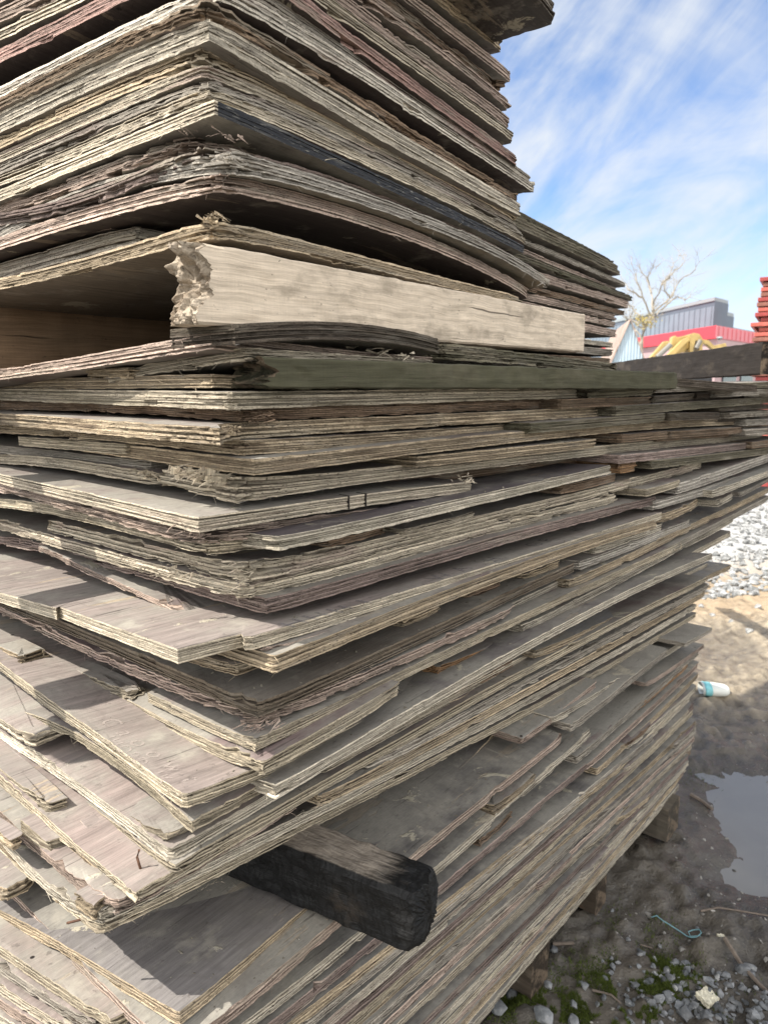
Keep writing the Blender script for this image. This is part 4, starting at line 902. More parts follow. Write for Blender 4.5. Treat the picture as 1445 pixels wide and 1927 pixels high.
# small stones strewn over the mud
n = 11000; xx = .1+rng.random(n)*3.0; yy = 1.0+rng.random(n)**1.2*3.9
k = (xx-FP[0])*math.cos(R(40))-(yy-FP[1])*math.sin(R(40)) > .03
xx, yy = xx[k], yy[k]; scatter('small_gravel', np.column_stack([xx, yy, gz(xx, yy)]), .0011+.0085*rng.random(len(xx))**4.5+np.where(yy > 3.2, .009*rng.random(len(xx))**2, 0), M_SM)
# more at the near right corner, where the gravel shows through the mud
q = [gpt(*p) for p in ((1290, 1880), (1370, 1860), (1230, 1830), (1420, 1900))]; xs = []; ys = []
for (a, b_), m_ in zip(q, (90, 70, 40, 60)): xs.append(a+rng.normal(size=m_)*.075); ys.append(b_+rng.normal(size=m_)*.06)
xx = np.concatenate(xs); yy = np.concatenate(ys); scatter('coarse_gravel', np.column_stack([xx, yy, gz(xx, yy)+.003]), .005+.011*rng.random(len(xx))**1.6, M_ST)
# single stones
def stone(u, v, r_, lab, mat=M_ST, group='stones on the mud by the stack'):
    x, y = gpt(u, v); rg = np.random.default_rng(int(u*7+v))
    w = IV2*np.array([1, .78+.2*rg.random(), .6+.2*rg.random()])
    dirs = rg.normal(size=(16, 3)); dirs /= np.linalg.norm(dirs, axis=1)[:, None]
    for d in dirs:       # chip flat facets
        h = w@d; lim = .42+.30*rg.random(); w = w-np.clip(h-lim, 0, None)[:, None]*d
    w = w+rg.normal(size=w.shape)*.012
    a = rg.random()*6.28; ca, sa = math.cos(a), math.sin(a); w = np.column_stack([w[:, 0]*ca-w[:, 1]*sa, w[:, 0]*sa+w[:, 1]*ca, w[:, 2]])*r_
    o = link('stone', mesh_np('stone', w, [IF2], [mat], None, dict(A=np.full((len(w), 3), .25+.6*rg.random()))), None, (x, y, float(gz(x, y))+r_*.25)); tag(o, lab, 'stone', group); return o
BIG = 'grey angular stone lying on the mud at the bottom right'
for u, v, r_ in ((938,1905,.030),(1022,1915,.036),(1080,1922,.024),(965,1862,.022),(975,1840,.018),(1018,1822,.0145),(1040,1788,.0165),(1031,1852,.016),(1080,1888,.015),(1100,1862,.0145),(1136,1877,.013),(1092,1848,.011),(1125,1888,.010),(1165,1892,.011),(1184,1898,.011),(1230,1930,.022),(1256,1875,.022),(1290,1895,.027),(1275,1850,.013),(1312,1868,.013),(1300,1880,.010),(1330,1910,.020),(1398,1818,.024),(1275,1802,.0125),(1182,1762,.010),(1312,1738,.009),(1152,1705,.009),(1235,1790,.007),(1396,1842,.013),(1230,1812,.010),(1350,1905,.012)):
    stone(u, v, r_*.92, BIG)
stone(1268, 1854, .0105, 'rounded whitish stone among the grey ones at the bottom right', M_GR)
stone(1350, 1832, .0115, 'angular white stone right of the mossy patch', M_GR)
for u, v, r_, lab in ((1408,1192,.034,'large pale boulder with a green stain in the sunlit mud'),(1340,1160,.022,'pale stone close to the right side of the stack'),(1318,1143,.024,'orange-tinted pale stone just right of the stack'),(1425,1147,.03,'whitish stone at the edge of the gravel bank'),(1375,1172,.022,'pale stone between the boulder and the stack')):
    stone(u, v, r_, lab, M_GR, 'pale stones in the sunlit yard')
for u, v, r_ in ((1388,1625,.013),(1384,1612,.009)): stone(u, v, r_, 'dark wet stone standing in the puddle', mat_stone('dark_wet_stone', (.05,.05,.045), (.10,.095,.085)), 'stones in the puddle')
# moss
def mat_moss():
    s = NT('moss'); p = s.n('TexCoord').outputs['Object']; n = s.noise(p, 40., 4); r_ = s.sep(s.attr('A').outputs['Vector'])
    c = s.mix(s.math('ADD', s.math('MULTIPLY', r_[0], .6), s.math('MULTIPLY', n, .4)), (.040,.058,.013), (.115,.145,.034)); return s.done(c, .95, None, spec=.1)
xs = []; ys = []
for u, v, sx, sy, m_ in ((1205,1850,.085,.05,14000),(1180,1905,.08,.03,6000),(1005,1895,.06,.035,6000),(1120,1895,.06,.03,3000),(1230,1815,.05,.03,3500),(1255,1850,.03,.03,500),(1215,1740,.07,.05,900),(1060,1850,.10,.05,700),(1330,1920,.05,.02,500),(1200,1480,.1,.1,250),(1320,1445,.08,.07,350)):
    x, y = gpt(u, v); a = x+rng.normal(size=m_)*sx; b_ = y+rng.normal(size=m_)*sy; k = vnoise(a, b_, 22., 9)+.5*vnoise(a, b_, 60., 11) > -.05; xs.append(a[k]); ys.append(b_[k])
xx = np.concatenate(xs); yy = np.concatenate(ys); n = len(xx); zz = gz(xx, yy); th = rng.random(n)*6.28; h = .004+.006*rng.random(n); w = .0013
V_ = np.stack([np.column_stack([xx-w*np.cos(th), yy-w*np.sin(th), zz-.001]), np.column_stack([xx+w*np.cos(th), yy+w*np.sin(th), zz-.001]), np.column_stack([xx+rng.normal(size=n)*.003, yy+rng.normal(size=n)*.003, zz+h])], 1).reshape(-1, 3)
o = link('moss_cover', mesh_np('moss', V_, [np.arange(3*n).reshape(-1, 3)], [mat_moss()], None, dict(A=np.repeat(rng.random((n, 1)), 3, 0).repeat(3, 1)))); tag(o, kind='stuff')

# ------------------------------------------------------------------ litter
M_CORD = simple('blue_cord', (.20,.38,.42), .6); M_FOAM = simple('cream_foam', (.62,.58,.45), .9, 120, .35, bscale=160, bdist=.004)
m = MB(); pts = []
for u, v in ((1226,1716),(1236,1717),(1248,1725),(1262,1733),(1280,1742),(1293,1750),(1302,1756),(1312,1757),(1320,1753),(1316,1746),(1304,1743),(1296,1746),(1300,1752),(1312,1755),(1319,1757)):
    x, y = gpt(u, v); pts.append((x, y, float(gz(x, y))+.007+.002*math.sin(u)))
m.tube(pts, .0016, 6); o = m.build('blue_cord', M_CORD, smooth=True); tag(o, 'piece of light blue cord with a loop lying on the mud', 'cord')
def chunk(name, u, v, size, rz, lab, mat, cat, tilt=.2):
    x, y = gpt(u, v); m = MB(); n_ = 5
    import bmesh
    bm = bmesh.new(); bmesh.ops.create_cube(bm, size=1); bmesh.ops.subdivide_edges(bm, edges=bm.edges[:], cuts=6, use_grid_fill=True)
    for q in bm.verts:
        q.co.x *= size[0]; q.co.y *= size[1]; q.co.z *= size[2]; q.co += Vector(rng.normal(size=3))*min(size)*.07
    me = bpy.data.meshes.new(name); bm.to_mesh(me); bm.free(); me.materials.append(mat)
    o = link(name, me, None, (x, y, float(gz(x, y))+size[2]*.5+.003)); o.rotation_euler = (tilt, .15, rz); tag(o, lab, cat); return o
chunk('foam_block', 1331, 1868, (.046, .036, .013), R(35), 'cream crumbly foam block among the grey stones', M_FOAM, 'foam block')
chunk('foam_scrap', 1357, 1766, (.020, .015, .008), R(10), 'small cream foam scrap right of the blue cord', M_FOAM, 'foam scrap', .1)
M_STICK = simple('weathered_stick', (.16,.13,.105), .9, 60, .3)
def stick(pxs, r_, lab, flat=False):
    pts = []
    for u, v in pxs: x, y = gpt(u, v); pts.append((x, y, float(gz(x, y))+r_+.003))
    m = MB(); m.tube(pts, [r_*(1-.3*i/len(pts)) for i in range(len(pts))], 6); o = m.build('stick', M_STICK); tag(o, lab, 'stick', 'sticks on the mud')
stick(((1362,1780),(1395,1812),(1430,1846),(1452,1866)), .006, 'long dark lath on the mud at the right edge')
stick(((1115,1861),(1150,1873),(1168,1884)), .003, 'thin stick lying across the mossy patch')
stick(((1300,1483),(1322,1492),(1341,1504)), .008, 'dark stick by the far lower corner of the stack')
stick(((1205,1768),(1228,1769)), .002, 'short pale twig below the blue cord')
stick(((1040,1773),(1080,1772)), .005, 'dark stick beside the nearest bearer')
stick(((1318,1715),(1352,1710),(1400,1716),(1445,1722)), .003, 'long thin twig below the puddle')
# plastic cup lying in the mud
x, y = gpt(1340, 1304); cup = empty('plastic_cup', (x, y, float(gz(x, y))+.036), 'crushed white plastic cup with a turquoise print lying in the sunlit mud', 'plastic cup', None, R(-8))
M_CUP = simple('white_plastic', (.70,.71,.66), .35, 8, .1); M_TEAL = simple('turquoise_print', (.22,.55,.58), .4, 30, .3)
def lathe(name, prof, mat, parent, seg=40, sq=.62):
    vs = []; fs = []
    for i_, (xx_, r_) in enumerate(prof):
        for k_ in range(seg):
            t_ = 2*math.pi*k_/seg; vs.append((xx_, r_*math.cos(t_)*(1+.04*math.sin(3*t_+xx_*40)), r_*math.sin(t_)*sq))
    for i_ in range(len(prof)-1):
        for k_ in range(seg): fs.append((i_*seg+k_, i_*seg+(k_+1) % seg, (i_+1)*seg+(k_+1) % seg, (i_+1)*seg+k_))
    fs.append(tuple(range((len(prof)-1)*seg, len(prof)*seg)))
    me = bpy.data.meshes.new(name); me.from_pydata(vs, [], fs); me.materials.append(mat); me.polygons.foreach_set('use_smooth', [True]*len(fs)); me.update()
    o = link(name, me, parent); s_ = o.modifiers.new('solid', 'SOLIDIFY'); s_.thickness = .0012; return o
lathe('cup_body', [(-.055,.050),(-.03,.050),(0,.049),(.03,.047),(.055,.042),(.068,.033),(.074,.02),(.076,.004)], M_CUP, cup)
lathe('print_band', [(-.045,.0512),(-.035,.0512),(-.022,.0510),(-.012,.0507)], M_TEAL, cup)

# ------------------------------------------------------------------ lettering on two sheets (pale stencil, worn)
def ink(name, col, lo, hi):
    s = NT(name); q = s.n('TexCoord').outputs['Object']; n = s.noise(q, 130., 5, .75); s.done(col, .85)
    bs = [x for x in s.t.nodes if x.type == 'BSDF_PRINCIPLED'][0]; s.set(bs, 'Alpha', s.math('MULTIPLY', s.ramp(n, lo, hi), .55)); return s.m
M_INK = ink('worn_pale_ink', (.44,.38,.34), .36, .50); M_INK2 = ink('worn_grey_ink', (.20,.185,.19), .36, .50)
def lettering(txt, u0, v0, u1, v1, zr, size, mat, parent, shear=0., sx=1.0):
    a = at(u0, v0, z=EYE+zr); b = at(u1, v1, z=EYE+zr)
    cu = bpy.data.curves.new('lettering', 'FONT'); cu.body = txt; cu.size = size; cu.shear = shear; cu.space_character = 1.25
    tmp = bpy.data.objects.new('lettering', cu); COL.objects.link(tmp)
    me = bpy.data.meshes.new_from_object(tmp.evaluated_get(bpy.context.evaluated_depsgraph_get())); bpy.data.objects.remove(tmp); bpy.data.curves.remove(cu)
    ang = math.atan2(b.y-a.y, b.x-a.x)
    M_ = Matrix.Translation(Vector((a.x, a.y, 0))) @ Matrix.Rotation(ang, 4, 'Z') @ Matrix.Diagonal((sx, 1, 1, 1))
    P0, rr_, ll_, fz = SURF[parent.name]
    for v in me.vertices:
        w = M_ @ v.co; d = np.array([w.x, w.y])-P0[:2]; zz = P0[2]+float(fz(np.array([d@rr_]), np.array([d@ll_]))[0])
        v.co = Vector((w.x, w.y, zz+.0006))-parent.location
    me.materials.clear(); me.materials.append(mat); me.update()
    return link('lettering', me, parent)

def sheet(prefix): return [o for o in bpy.data.objects if o.get('label', '').startswith(prefix)][0]
def tuft(prefix, uv, n, L_, wd, spread, name='torn_veneer', D=None, droop=.3):
    """torn veneer strips and fibres hanging on a sheet: a part of that sheet"""
    o = sheet(prefix); P0, rr_, ll_, fz = SURF[o.name]
    fv = []; fa = []; fq = []; out = np.array([-rr_[0]-ll_[0], -rr_[1]-ll_[1], 0]); out /= np.linalg.norm(out)
    for k in range(int(n*.55)):
        u, v = uv[rng.integers(len(uv))]; c0 = np.array(at(u+rng.normal()*spread, v+rng.normal()*spread*.5, D=D or P0[1]))
        al = rr_ if rng.random() < .5 else -rr_
        d = np.array([*(al*(.6+.4*rng.random())), 0])*1.2+out*rng.random()*.35+np.array([0, 0, rng.normal()*.18-.06]); d /= np.linalg.norm(d)
        cu = rng.normal(size=3)*.22+np.array([0, 0, -droop*.6]); sd_ = np.cross(d, out+.2*rng.normal(size=3)); sd_ /= np.linalg.norm(sd_)+1e-9
        l_ = L_*(.25+rng.random()**1.5); w_ = wd*(.15+rng.random()**2); b0 = len(fv); s_ = rng.random()*30
        for q in range(6):
            f = q/5; c = c0-d*.006-out*.003+d*l_*f+cu*l_*f*f*.55; ww = w_*(1-f**1.4)+.00004
            fv += [c-sd_*ww, c+sd_*ww]; fa += [(f*.05+s_, .3+.1*rng.random(), s_)]*2
        for q in range(5): fq.append((b0+2*q, b0+2*q+1, b0+2*q+3, b0+2*q+2))
    me = mesh_np(name, np.array(fv)-np.array(o.location), [np.array(fq)], [M_EDGE], None, dict(A=np.array(fa)))
    t_ = link(name, me, o); t_.color = o.color
    for k_ in ('dirt', 'moss', 'pink', 'brown'): t_[k_] = o[k_]
    m_ = t_.modifiers.new('solid', 'SOLIDIFY'); m_.thickness = .0005
tuft('sunlit dried-out sheet', [(396,412),(408,404),(420,408)], 60, .016, .0016, 7, D=.85)
tuft('grey-edged sheet with curled', [(425,285),(440,300),(415,292)], 45, .022, .0018, 9, D=.84)
tuft('grey-edged sheet with curled', [(1000,515),(1015,526),(985,510)], 30, .035, .0010, 10, D=1.62)
tuft('brown frayed sheet', [(352,245),(400,250),(440,256)], 40, .018, .0014, 10, D=.87)
pass
tuft('sheet with a torn splintered', [(335,888),(360,885),(385,893),(410,903)], 80, .040, .0045, 8, D=.90)
tuft('short sheet with two saw cuts', [(860,905),(880,905),(870,900)], 30, .024, .0020, 6, D=1.19)
tuft('long sunlit sheet at the left', [(285,895),(300,900),(270,890)], 40, .020, .0018, 6, D=1.0)
tuft('pinkish torn sheet', [(330,985),(355,1000),(370,1010)], 25, .026, .0022, 8, D=.85)
tuft('swollen sheet', [(430,1065),(445,1075),(455,1085),(464,1090)], 60, .018, .0016, 9, D=.88)
tuft('crumbly cream sheet', [(300,1070),(330,1078),(360,1085)], 45, .014, .0022, 12, D=.92)
tuft('pink sheet with a ragged', [(470,1365),(490,1372),(510,1362)], 60, .022, .0016, 9, D=.86)
0 and tuft('purple-stained sheet', [(640,1085),(655,1080)], 20, .022, .0006, 5, D=1.0)
tuft('short splintered sheet', [(680,660),(720,664),(760,669)], 45, .040, .0020, 10, D=1.1)
tuft('dark rotten sheet', [(475,785),(490,781),(505,782)], 40, .030, .0010, 9, D=.9)
tuft('sheet with a broken-off', [(430,812),(445,808)], 40, .014, .0014, 8, D=.85)
tuft('mossy-edged sheet', [(430,762),(440,768)], 40, .014, .0010, 6, D=.845)
for k_ in range(2): tuft('lowest of the sheets lying', [(250+k_*140,1730-k_*62),(268+k_*140,1721-k_*62)], 26, .007, .0003, 14, name='loose_fibres', D=.81+k_*.1, droop=.9)

# crumbs of dried mud on the tops
P_ = []; r__ = []
for pre, n, s0_, s1_, t1_ in (('muddy sheet', 260, .0, .8, .16), ('broad sheet with a worn', 90, 0., 1., .3), ('sunlit reddish', 60, 0, .3, .4), ('broad bottom', 150, 0., .7, .4), ('sheet with a bare worn', 60, 0, .8, .05), ('swollen sheet', 90, 0., .7, .1), ('blue-grey topped', 60, 0, 1.2, .08), ('pink-banded', 60, 0, .9, .06), ('long sheet above', 60, 0, 1.3, .06), ('sheet with cement smears', 80, 0., 1.2, .05)):
    o = sheet(pre); P0, rr_, ll_, fz = SURF[o.name]
    ss = s0_+rng.random(n)*(s1_-s0_); tt = .006+rng.random(n)**2*t1_; w_ = P0[:2][None]+ss[:, None]*rr_+tt[:, None]*ll_
    P_.append(np.column_stack([w_, P0[2]+fz(ss, tt)])); r__.append(.0007+.0032*rng.random(n)**4)
scatter('mud_crumbs', np.concatenate(P_), np.concatenate(r__), mat_stone('dried_mud', (.13,.115,.09), (.22,.20,.16)))
# rusty nails
M_RUST = simple('rusty_iron', (.10,.05,.03), .8, 200, .4)
for pts, D_, lab in ((((126,1738),(146,1733),(166,1728)), .80, 'rusty nail sticking out over the broad bottom sheet'), (((262,1600),(258,1614),(262,1628),(266,1640)), .80, 'bent rusty nail hanging at the left planks')):
    m = MB(); m.tube([at(u, v, D=D_) for u, v in pts], .0016, 6); tag(m.build('rusty_nail', M_RUST, smooth=True), lab, 'nail')

# the two saw cuts: dark boxes with the slots' shade in their colour
o = sheet('short sheet with two saw cuts'); P0, rr_, ll_, fz = SURF[o.name]
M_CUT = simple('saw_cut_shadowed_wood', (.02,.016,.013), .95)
for u, v in ((655,935),(687,930)):
    s_, z_ = fit_dir(P0, u, v, *rr_); m = MB(); w_ = P0[:2]+s_*rr_
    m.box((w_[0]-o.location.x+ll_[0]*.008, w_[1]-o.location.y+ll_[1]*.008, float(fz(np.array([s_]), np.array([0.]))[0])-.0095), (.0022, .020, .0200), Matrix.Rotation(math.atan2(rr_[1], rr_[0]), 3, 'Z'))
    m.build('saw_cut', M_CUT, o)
SUN_ELEV, SUN_DIR, SUN_E, SKY_S, EXPO, CLOUD, FILL_CLOUD = 50, (-.97, -.24), 4.0, .14, .88, (3.5, 3.65, 3.8, 1), (10.5, 10.1, 9.4)
# ------------------------------------------------------------------ things beyond the pile
M_RED = simple('red_paint', (.30,.05,.045), .5, 7, .35, bscale=30, bdist=.004); M_RED2 = simple('faded_red_paint', (.42,.10,.075), .6, 9, .35); M_BRN = simple('dirty_red_brown', (.22,.09,.065), .7, 9, .4)
M_PLYB = simple('panel_board', (.20,.13,.10), .8, 12, .3)
x0 = at(1416, 700, D=9.5).x
for k in range(46):
    z = .03+k*.0630; dx = random.uniform(-.05, .05)-(.13 if k in (36, 28) else 0)
    e = empty('formwork_panel', (x0+dx, 9.5, z), 'red-edged panel in the tall red stack at the right edge of the photo', 'formwork panel', 'red panels stacked behind the pile', R(random.uniform(-33, -29)))
    m = MB(); m.box((1.2, .02, 0), (2.4, .04, .050)); m.box((1.2, 1.18, 0), (2.4, .04, .050)); m.box((.02, .6, 0), (.04, 1.12, .050)); m.box((2.38, .6, 0), (.04, 1.12, .050))
    f = m.build('frame', random.choice((M_RED, M_RED, M_RED2, M_RED2, M_BRN)), e, bevel=.006)
    m = MB(); m.box((1.2, .6, .021), (2.316, 1.116, .016)); m.build('board', M_PLYB, e)

# buildings
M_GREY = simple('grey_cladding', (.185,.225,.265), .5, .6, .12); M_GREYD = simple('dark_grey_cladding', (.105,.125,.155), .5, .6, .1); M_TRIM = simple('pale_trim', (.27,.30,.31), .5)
M_FRED = simple('red_fascia', (.55,.045,.06), .45, .8, .06); M_FSHEEN = simple('sky_sheen_fascia', (.58,.17,.19), .4, .8, .06); M_WALL = simple('pinkish_wall', (.40,.28,.28), .7, 1., .1); M_GLS = simple('window_glass', (.05,.06,.07), .1)
def block(name, c, a, la, b, lb, h, mat, parent, z0=0.):
    A2 = Vector((a[0], a[1], 0)).normalized(); B2 = Vector((b[0], b[1], 0)).normalized(); c = Vector((c[0], c[1], z0))
    p = [c, c+B2*lb, c+B2*lb+A2*la, c+A2*la]; m = MB()
    m.add([*p, *[q+Vector((0, 0, h-z0)) for q in p]], [(0,3,2,1),(4,5,6,7),(0,1,5,4),(1,2,6,5),(2,3,7,6),(3,0,4,7)])
    return m.build(name, mat, parent)
def seams(name, c, d, L_, z0, z1, n, mat, parent, w=.10):
    d = Vector((d[0], d[1], 0)).normalized(); o_ = Vector((d.y, -d.x, 0)); m = MB()
    if o_.y > 0: o_ = -o_
    for k in range(n):
        q = Vector((c[0], c[1], 0))+d*(L_*(k+.5)/n)
        M_ = Matrix.Rotation(math.atan2(d.y, d.x), 3, 'Z'); m.box((q.x+o_.x*.02, q.y+o_.y*.02, (z0+z1)/2), (w, .06, z1-z0), M_)
    return m.build(name, mat, parent)
la, lb = (-.11, .99), (.69, .72)
def along(c, d, s): d = Vector((d[0], d[1], 0)).normalized(); return (c[0]+d.x*s, c[1]+d.y*s)
gb = empty('warehouse', (0, 0, 0), 'tall dark grey building with a stepped roofline behind the red one', 'building')
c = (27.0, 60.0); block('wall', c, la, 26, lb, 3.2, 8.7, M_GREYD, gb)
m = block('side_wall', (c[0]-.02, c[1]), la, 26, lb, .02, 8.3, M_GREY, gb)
c2 = along(c, lb, 3.2); block('lower_wall', c2, la, 26, lb, 1.6, 7.75, M_GREYD, gb); c3 = along(c2, lb, 1.6); block('annex_wall', c3, la, 20, lb, 9, 6.6, M_GREYD, gb)
for cc, h, l_ in ((c, 8.7, 3.2), (c2, 7.75, 1.6), (c3, 6.6, 9)): block('parapet_cap', (cc[0]-.1, cc[1]-.12), la, 26, lb, l_, h+.28, M_TRIM, gb, h+.004)
seams('cladding_seam', (c[0]-.03, c[1]), la, 26, 0, 8.3, 30, M_GREY, gb, .25)
rb = empty('red_shop_building', (0, 0, 0), 'low building with a bright red fascia in front of the grey one', 'building')
c = (20.45, 45.0); block('wall', (c[0]+.3, c[1]+.35), la, 17, lb, 12, 4.65, M_WALL, rb); block('fascia', c, la, 18, lb, 13, 5.43, M_FRED, rb, 4.66); block('side_fascia', along(c, (.72, -.69), .03), (-.72, .69), .026, lb, 13, 5.42, M_FSHEEN, rb, 4.67)  # side fascia and ribs: sky reflection on the red painted in as paler pink
seams('fascia_rib', along(along(c, (.72, -.69), .03), lb, .0), lb, 13, 4.70, 5.40, 16, M_FSHEEN, rb, .09)
for k in range(3):
    q = along((c[0]+.3, c[1]+.35), lb, 1.2+3.4*k); m = MB(); M_ = Matrix.Rotation(math.atan2(lb[1], lb[0]), 3, 'Z'); m.box((q[0]+.9+.02, q[1]+.9-.04, 2.4), (2.4, .08, 1.6), M_); m.build('window', M_GLS, rb)
# gabled shed
M_COR = simple('blue_grey_sheet_metal', (.36,.45,.52), .45, 1.2, .12); M_RST = simple('rusty_roof', (.36,.27,.22), .8, 3, .4)
sp = at(1186, 603, D=25.); sh = empty('metal_shed', (sp.x, 25., 0), 'small pale blue corrugated shed with a steep rusty-edged roof', 'shed', None, R(-12))
apz = sp.z; hw = .95; ez = apz-2.35
n = 38; vs = []; fs = []
for k in range(n+1):
    xx = -hw+2*hw*k/n; zz = apz-2.35*abs(xx)/hw; yy = .02*(k % 2); vs += [(xx, yy, 0), (xx, yy, zz)]
for k in range(n): fs.append((2*k, 2*k+2, 2*k+3, 2*k+1))
me = bpy.data.meshes.new('gable'); me.from_pydata(vs, [], fs); me.materials.append(M_COR); o = link('gable_wall', me, sh); q = o.modifiers.new('solid', 'SOLIDIFY'); q.thickness = -.02
m = MB()
for sgn in (-1, 1):
    m.add([(0, -.08, apz+.06), (0, 6, apz+.06), (sgn*(hw+.1), 6, ez-.2), (sgn*(hw+.1), -.08, ez-.2), (0, -.08, apz), (0, 6, apz), (sgn*(hw+.06), 6, ez-.22), (sgn*(hw+.06), -.08, ez-.22)], [(0,1,2,3),(4,7,6,5),(0,3,7,4),(1,5,6,2),(0,4,5,1),(2,6,7,3)])
m.build('roof', M_RST, sh)
m = MB(); m.box((-hw+.05, 3, ez/2), (.06, 5.8, ez-.3)); m.box((hw-.05, 3, ez/2), (.06, 5.8, ez-.3)); m.box((0, 5.95, ez/2), (1.8, .06, ez-.3)); m.build('wall', M_COR, sh)

# excavator
M_YEL = simple('worn_yellow_paint', (.47,.34,.13), .5, 3, .25); M_BLK = simple('black_rubber', (.03,.03,.032), .7, 8, .3); M_STL = simple('dull_steel', (.20,.19,.17), .5)
def xp(u, v, D=20., off=0.): p = at(u, v, D=D+off); return p
ex = empty('excavator', (xp(1255, 735).x, 20., 0), 'yellow excavator with folded arm behind the wide dark beam', 'excavator'); EO = Vector((xp(1255, 735).x, 20., 0))
def exb(name, mb, mat, **k): mb.v = [tuple(Vector(v)-EO) for v in mb.v]; return mb.build(name, mat, ex, **k)
def plate(mb, P, off, th):
    """outline given in photo points, extruded th metres across the arm"""
    a = [xp(u, v, off=off) for u, v in P]; n_ = len(a); d = Vector((.15, 1, 0)).normalized()*th
    mb.add(a+[q+d for q in a], [tuple(range(n_)), tuple(range(2*n_-1, n_-1, -1))]+[(i, (i+1) % n_, n_+(i+1) % n_, n_+i)[::-1] for i in range(n_)])
m = MB(); plate(m, ((1195,705),(1208,705),(1262,650),(1257,641),(1250,642)), 0, .25); exb('boom', m, M_YEL, bevel=.006)
m = MB(); plate(m, ((1225,700),(1238,700),(1281,655),(1297,640),(1295,634),(1283,640)), .5, .25); exb('boom_link', m, M_YEL, bevel=.006)
m = MB(); plate(m, ((1263,650),(1265,634),(1270,631),(1275,634),(1296,630),(1299,650),(1288,662),(1266,668)), .8, .35); exb('arm', m, M_YEL, bevel=.012)
m = MB(); plate(m, ((1298,629),(1306,626),(1316,628),(1322,637),(1322,662),(1316,662),(1315,643),(1309,640),(1303,664),(1298,664)), .6, .7); exb('bucket', m, M_YEL, bevel=.006)
m = MB(); plate(m, ((1322,638),(1333,640),(1344,650),(1366,645),(1367,652),(1342,657),(1330,647),(1322,646)), .7, .3); exb('stick', m, M_YEL, bevel=.006)
m = MB(); m.tube([xp(1236,672,off=-.1), xp(1262,648,off=-.1)], .07, 10); exb('hydraulic_cylinder', m, M_STL, smooth=False)
m = MB(); m.tube([xp(1310,655,off=.55), xp(1318,640,off=.55)], .06, 10); exb('hydraulic_cylinder', m, M_STL)
m = MB(); m.box(EO+Vector((-.6, 1.2, 1.35)), (2.6, 2.0, .95)); exb('body', m, M_YEL, bevel=.12)
m = MB(); m.box(EO+Vector((.9, .8, 1.55)), (1.0, 1.0, 1.4)); exb('cab', m, M_BLK, bevel=.08)
for dy in (.2, 2.2): m = MB(); m.box(EO+Vector((-.3, dy, .42)), (3.4, .5, .84)); exb('track', m, M_BLK, bevel=.3)
m = MB(); m.tube([xp(1353,640,off=.6), xp(1354,636,off=.6), xp(1354,633,off=.6)], [.05, .09, .06], 10); exb('work_lamp', m, M_TRIM)

# bare tree
M_BARK = simple('pale_bark', (.34,.30,.24), .9, 4, .3)
def tp(zx, zy, off=0.): return at(1145+zx/4.817, 460+zy/4.817, D=30+off)
tr = empty('bare_tree', (tp(300, 900).x, 30., 0), 'bare spreading tree with a few yellowed leaves behind the shed', 'tree'); TO = Vector((tp(300, 900).x, 30., 0))
m = MB(); base = tp(295, 900); m.tube([Vector((base.x-.1, 30, -.1)), base, tp(328, 745), tp(400, 620)], [.13, .10, .08, .05], 8); m.v = [tuple(Vector(v)-TO) for v in m.v]; m.build('trunk', M_BARK, tr)
limbs = [((400,620),(402,560),(480,360),(580,200),(640,100)), ((400,620),(560,480),(640,330),(790,220),(820,160)), ((380,640),(310,480),(255,320),(210,180)), ((395,600),(390,440),(340,290),(270,190)), ((330,740),(290,640),(210,560),(150,470)), ((480,590),(620,470),(690,505),(760,480)), ((390,440),(350,310),(400,205)), ((480,365),(560,285),(690,150)), ((330,740),(440,640),(520,560),(600,400)), ((300,860),(210,720),(170,640)), ((380,760),(420,660),(400,560)), ((560,480),(505,410),(520,330)), ((310,480),(200,420),(120,330)), ((330,760),(270,740),(200,660),(230,560))]
for L_ in limbs:
    P = [tp(a+random.uniform(-4, 4), b_, random.uniform(-1.5, 1.5)*min(1, k_)) for k_, (a, b_) in enumerate(L_)]
    # refine
    Q = []
    for a, b_ in zip(P[:-1], P[1:]):
        for t_ in (0, .33, .66): Q.append(a.lerp(b_, t_)+Vector((random.gauss(0, .03), random.gauss(0, .05), random.gauss(0, .03)))*(t_ > 0))
    Q.append(P[-1]); n_ = len(Q); m = MB(); m.tube(Q, [.034*(1-i_/n_)+.006 for i_ in range(n_)], 6)
    for k_ in range(14):
        s_ = random.randint(2, n_-1); a = Q[s_]; d = (Q[min(s_+1, n_-1)]-Q[s_-1]).normalized()
        d = (d+Vector((random.gauss(0, .55), random.gauss(0, .6), random.gauss(.15, .4)))).normalized(); l_ = random.uniform(.3, 1.0)
        tw = [a, a+d*l_*.5+Vector((random.gauss(0, .05),)*3), a+d*l_+Vector((0, 0, .08))]; m.tube(tw, [.008, .006, .003], 4)
        for q_ in range(2):
            d2 = (d+Vector((random.gauss(0, .6), random.gauss(0, .6), random.gauss(.1, .5)))).normalized(); m.tube([tw[1], tw[1]+d2*l_*.5], [.005, .002], 4)
    m.v = [tuple(Vector(v)-TO) for v in m.v]; m.build('branch', M_BARK, tr)
m = MB()
for k_ in range(260):
    q_ = tp(random.gauss(320, 60), random.gauss(690, 35), random.gauss(0, .6)); a = Vector((random.gauss(0, 1), random.gauss(0, 1), random.gauss(0, 1))).normalized()*.05; b_ = Vector((random.gauss(0, 1), random.gauss(0, 1), random.gauss(0, 1))).normalized()*.03
    m.add([q_-a, q_+b_, q_+a, q_-b_], [(0,1,2,3)])
m.v = [tuple(Vector(v)-TO) for v in m.v]; m.build('leaves', simple('yellowed_leaf', (.40,.32,.10), .8), tr)

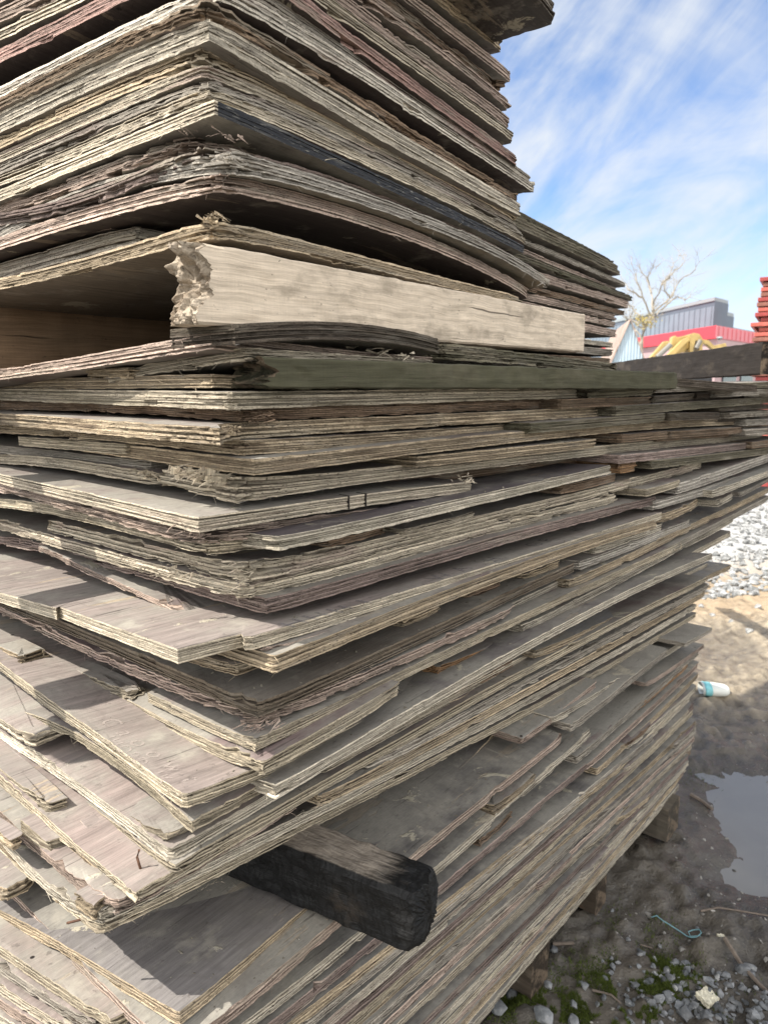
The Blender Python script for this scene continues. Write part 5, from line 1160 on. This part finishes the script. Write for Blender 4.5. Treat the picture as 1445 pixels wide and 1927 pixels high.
# ------------------------------------------------------------------ lettering
lettering('C a o o w t', 186, 1358, 330, 1456, -.474, .034, M_INK, TXT, .2, 1.15)
lettering('JHOPD  IK', 192, 1392, 322, 1486, -.474, .026, M_INK, TXT, 0, 1.1)
PINK = [o for o in bpy.data.objects if o.get('label', '').startswith('broad sheet with a worn pink top')][0]
for tx, a_, b_ in (('HH', (548,1186), (612,1166)), ('H I', (640,1158), (700,1138)), ('W A', (826,1092), (890,1068)), ('H', (930,1056), (960,1046)), ('G P', (1010,1026), (1060,1008)), ('W', (1088,998), (1110,990))): lettering(tx, *a_, *b_, -.302, .048, M_INK2, PINK, 0, 1.0)

# ------------------------------------------------------------------ light
ELEV, AZ = R(SUN_ELEV), math.atan2(SUN_DIR[0], SUN_DIR[1])
sl = bpy.data.lights.new('sun', 'SUN'); sl.energy = SUN_E; sl.angle = R(.53); sl.color = (1.0, .945, .86)
so = bpy.data.objects.new('sun', sl); COL.objects.link(so)
tosun = Vector((math.sin(AZ)*math.cos(ELEV), math.cos(AZ)*math.cos(ELEV), math.sin(ELEV)))
so.rotation_euler = tosun.to_track_quat('Z', 'Y').to_euler(); so.location = tosun*30
w = bpy.data.worlds.new('World'); sc.world = w; w.use_nodes = True
t = w.node_tree; t.nodes.clear()
class WT(NT):
    def __init__(s): s.t = t; s.out = t.nodes.new('ShaderNodeOutputWorld')
s = WT()
sky = s.n('TexSky', sky_type='NISHITA'); sky.sun_disc = False; sky.sun_elevation = ELEV; sky.sun_rotation = AZ; sky.air_density = .85; sky.dust_density = .25; sky.ozone_density = 4.0; sky.altitude = 1200
d = s.n('TexCoord').outputs['Generated']; x, y, z = s.sep(d)
az = s.math('ARCTAN2', x, y); el = s.math('ARCSINE', z)
ca, sa = math.cos(R(38)), math.sin(R(38))
q1 = s.math('ADD', s.math('MULTIPLY', az, ca), s.math('MULTIPLY', el, sa)); q2 = s.math('SUBTRACT', s.math('MULTIPLY', el, ca), s.math('MULTIPLY', az, sa))
n1 = s.noise(s.vec(s.math('MULTIPLY', q1, 2.6), s.math('MULTIPLY', q2, 7.0), 3.3), 1.0, 6, .58, .7)
n2 = s.noise(s.vec(s.math('MULTIPLY', az, 2.2), s.math('MULTIPLY', el, 4.2), 8.1), 1.0, 5, .6, .5)
n3 = s.noise(s.vec(s.math('MULTIPLY', q1, 9.0), s.math('MULTIPLY', q2, 30.0), 1.0), 1.0, 5, .6, .8)
f = s.math('ADD', s.math('ADD', s.math('MULTIPLY', n1, .62), s.math('MULTIPLY', n2, .45)), s.math('MULTIPLY', n3, .12))
hz = s.ramp(el, .45, .02)
f = s.math('ADD', f, s.math('MULTIPLY', hz, .05))
cl = s.ramp(f, .44, .72)
cl = s.math('MULTIPLY', cl, s.ramp(z, -.02, .05))
back = s.ramp(y, .30, -.45); cl = s.math('MAXIMUM', cl, s.math('MULTIPLY', s.math('MULTIPLY', back, .8), s.ramp(z, -.02, .05)))  # unseen bright cloud bank behind the camera, added to lift the shade
mx = s.mix(s.math('MULTIPLY', cl, .93), sky.outputs[0], s.mix(back, CLOUD[:3], FILL_CLOUD))
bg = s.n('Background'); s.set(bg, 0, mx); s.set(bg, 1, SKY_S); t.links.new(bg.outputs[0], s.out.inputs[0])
sc.view_settings.view_transform = 'Standard'; sc.view_settings.look = 'None'; sc.view_settings.exposure = EXPO; sc.view_settings.gamma = 1
sc.cycles.max_bounces = 6; sc.cycles.diffuse_bounces = 4; sc.cycles.glossy_bounces = 3
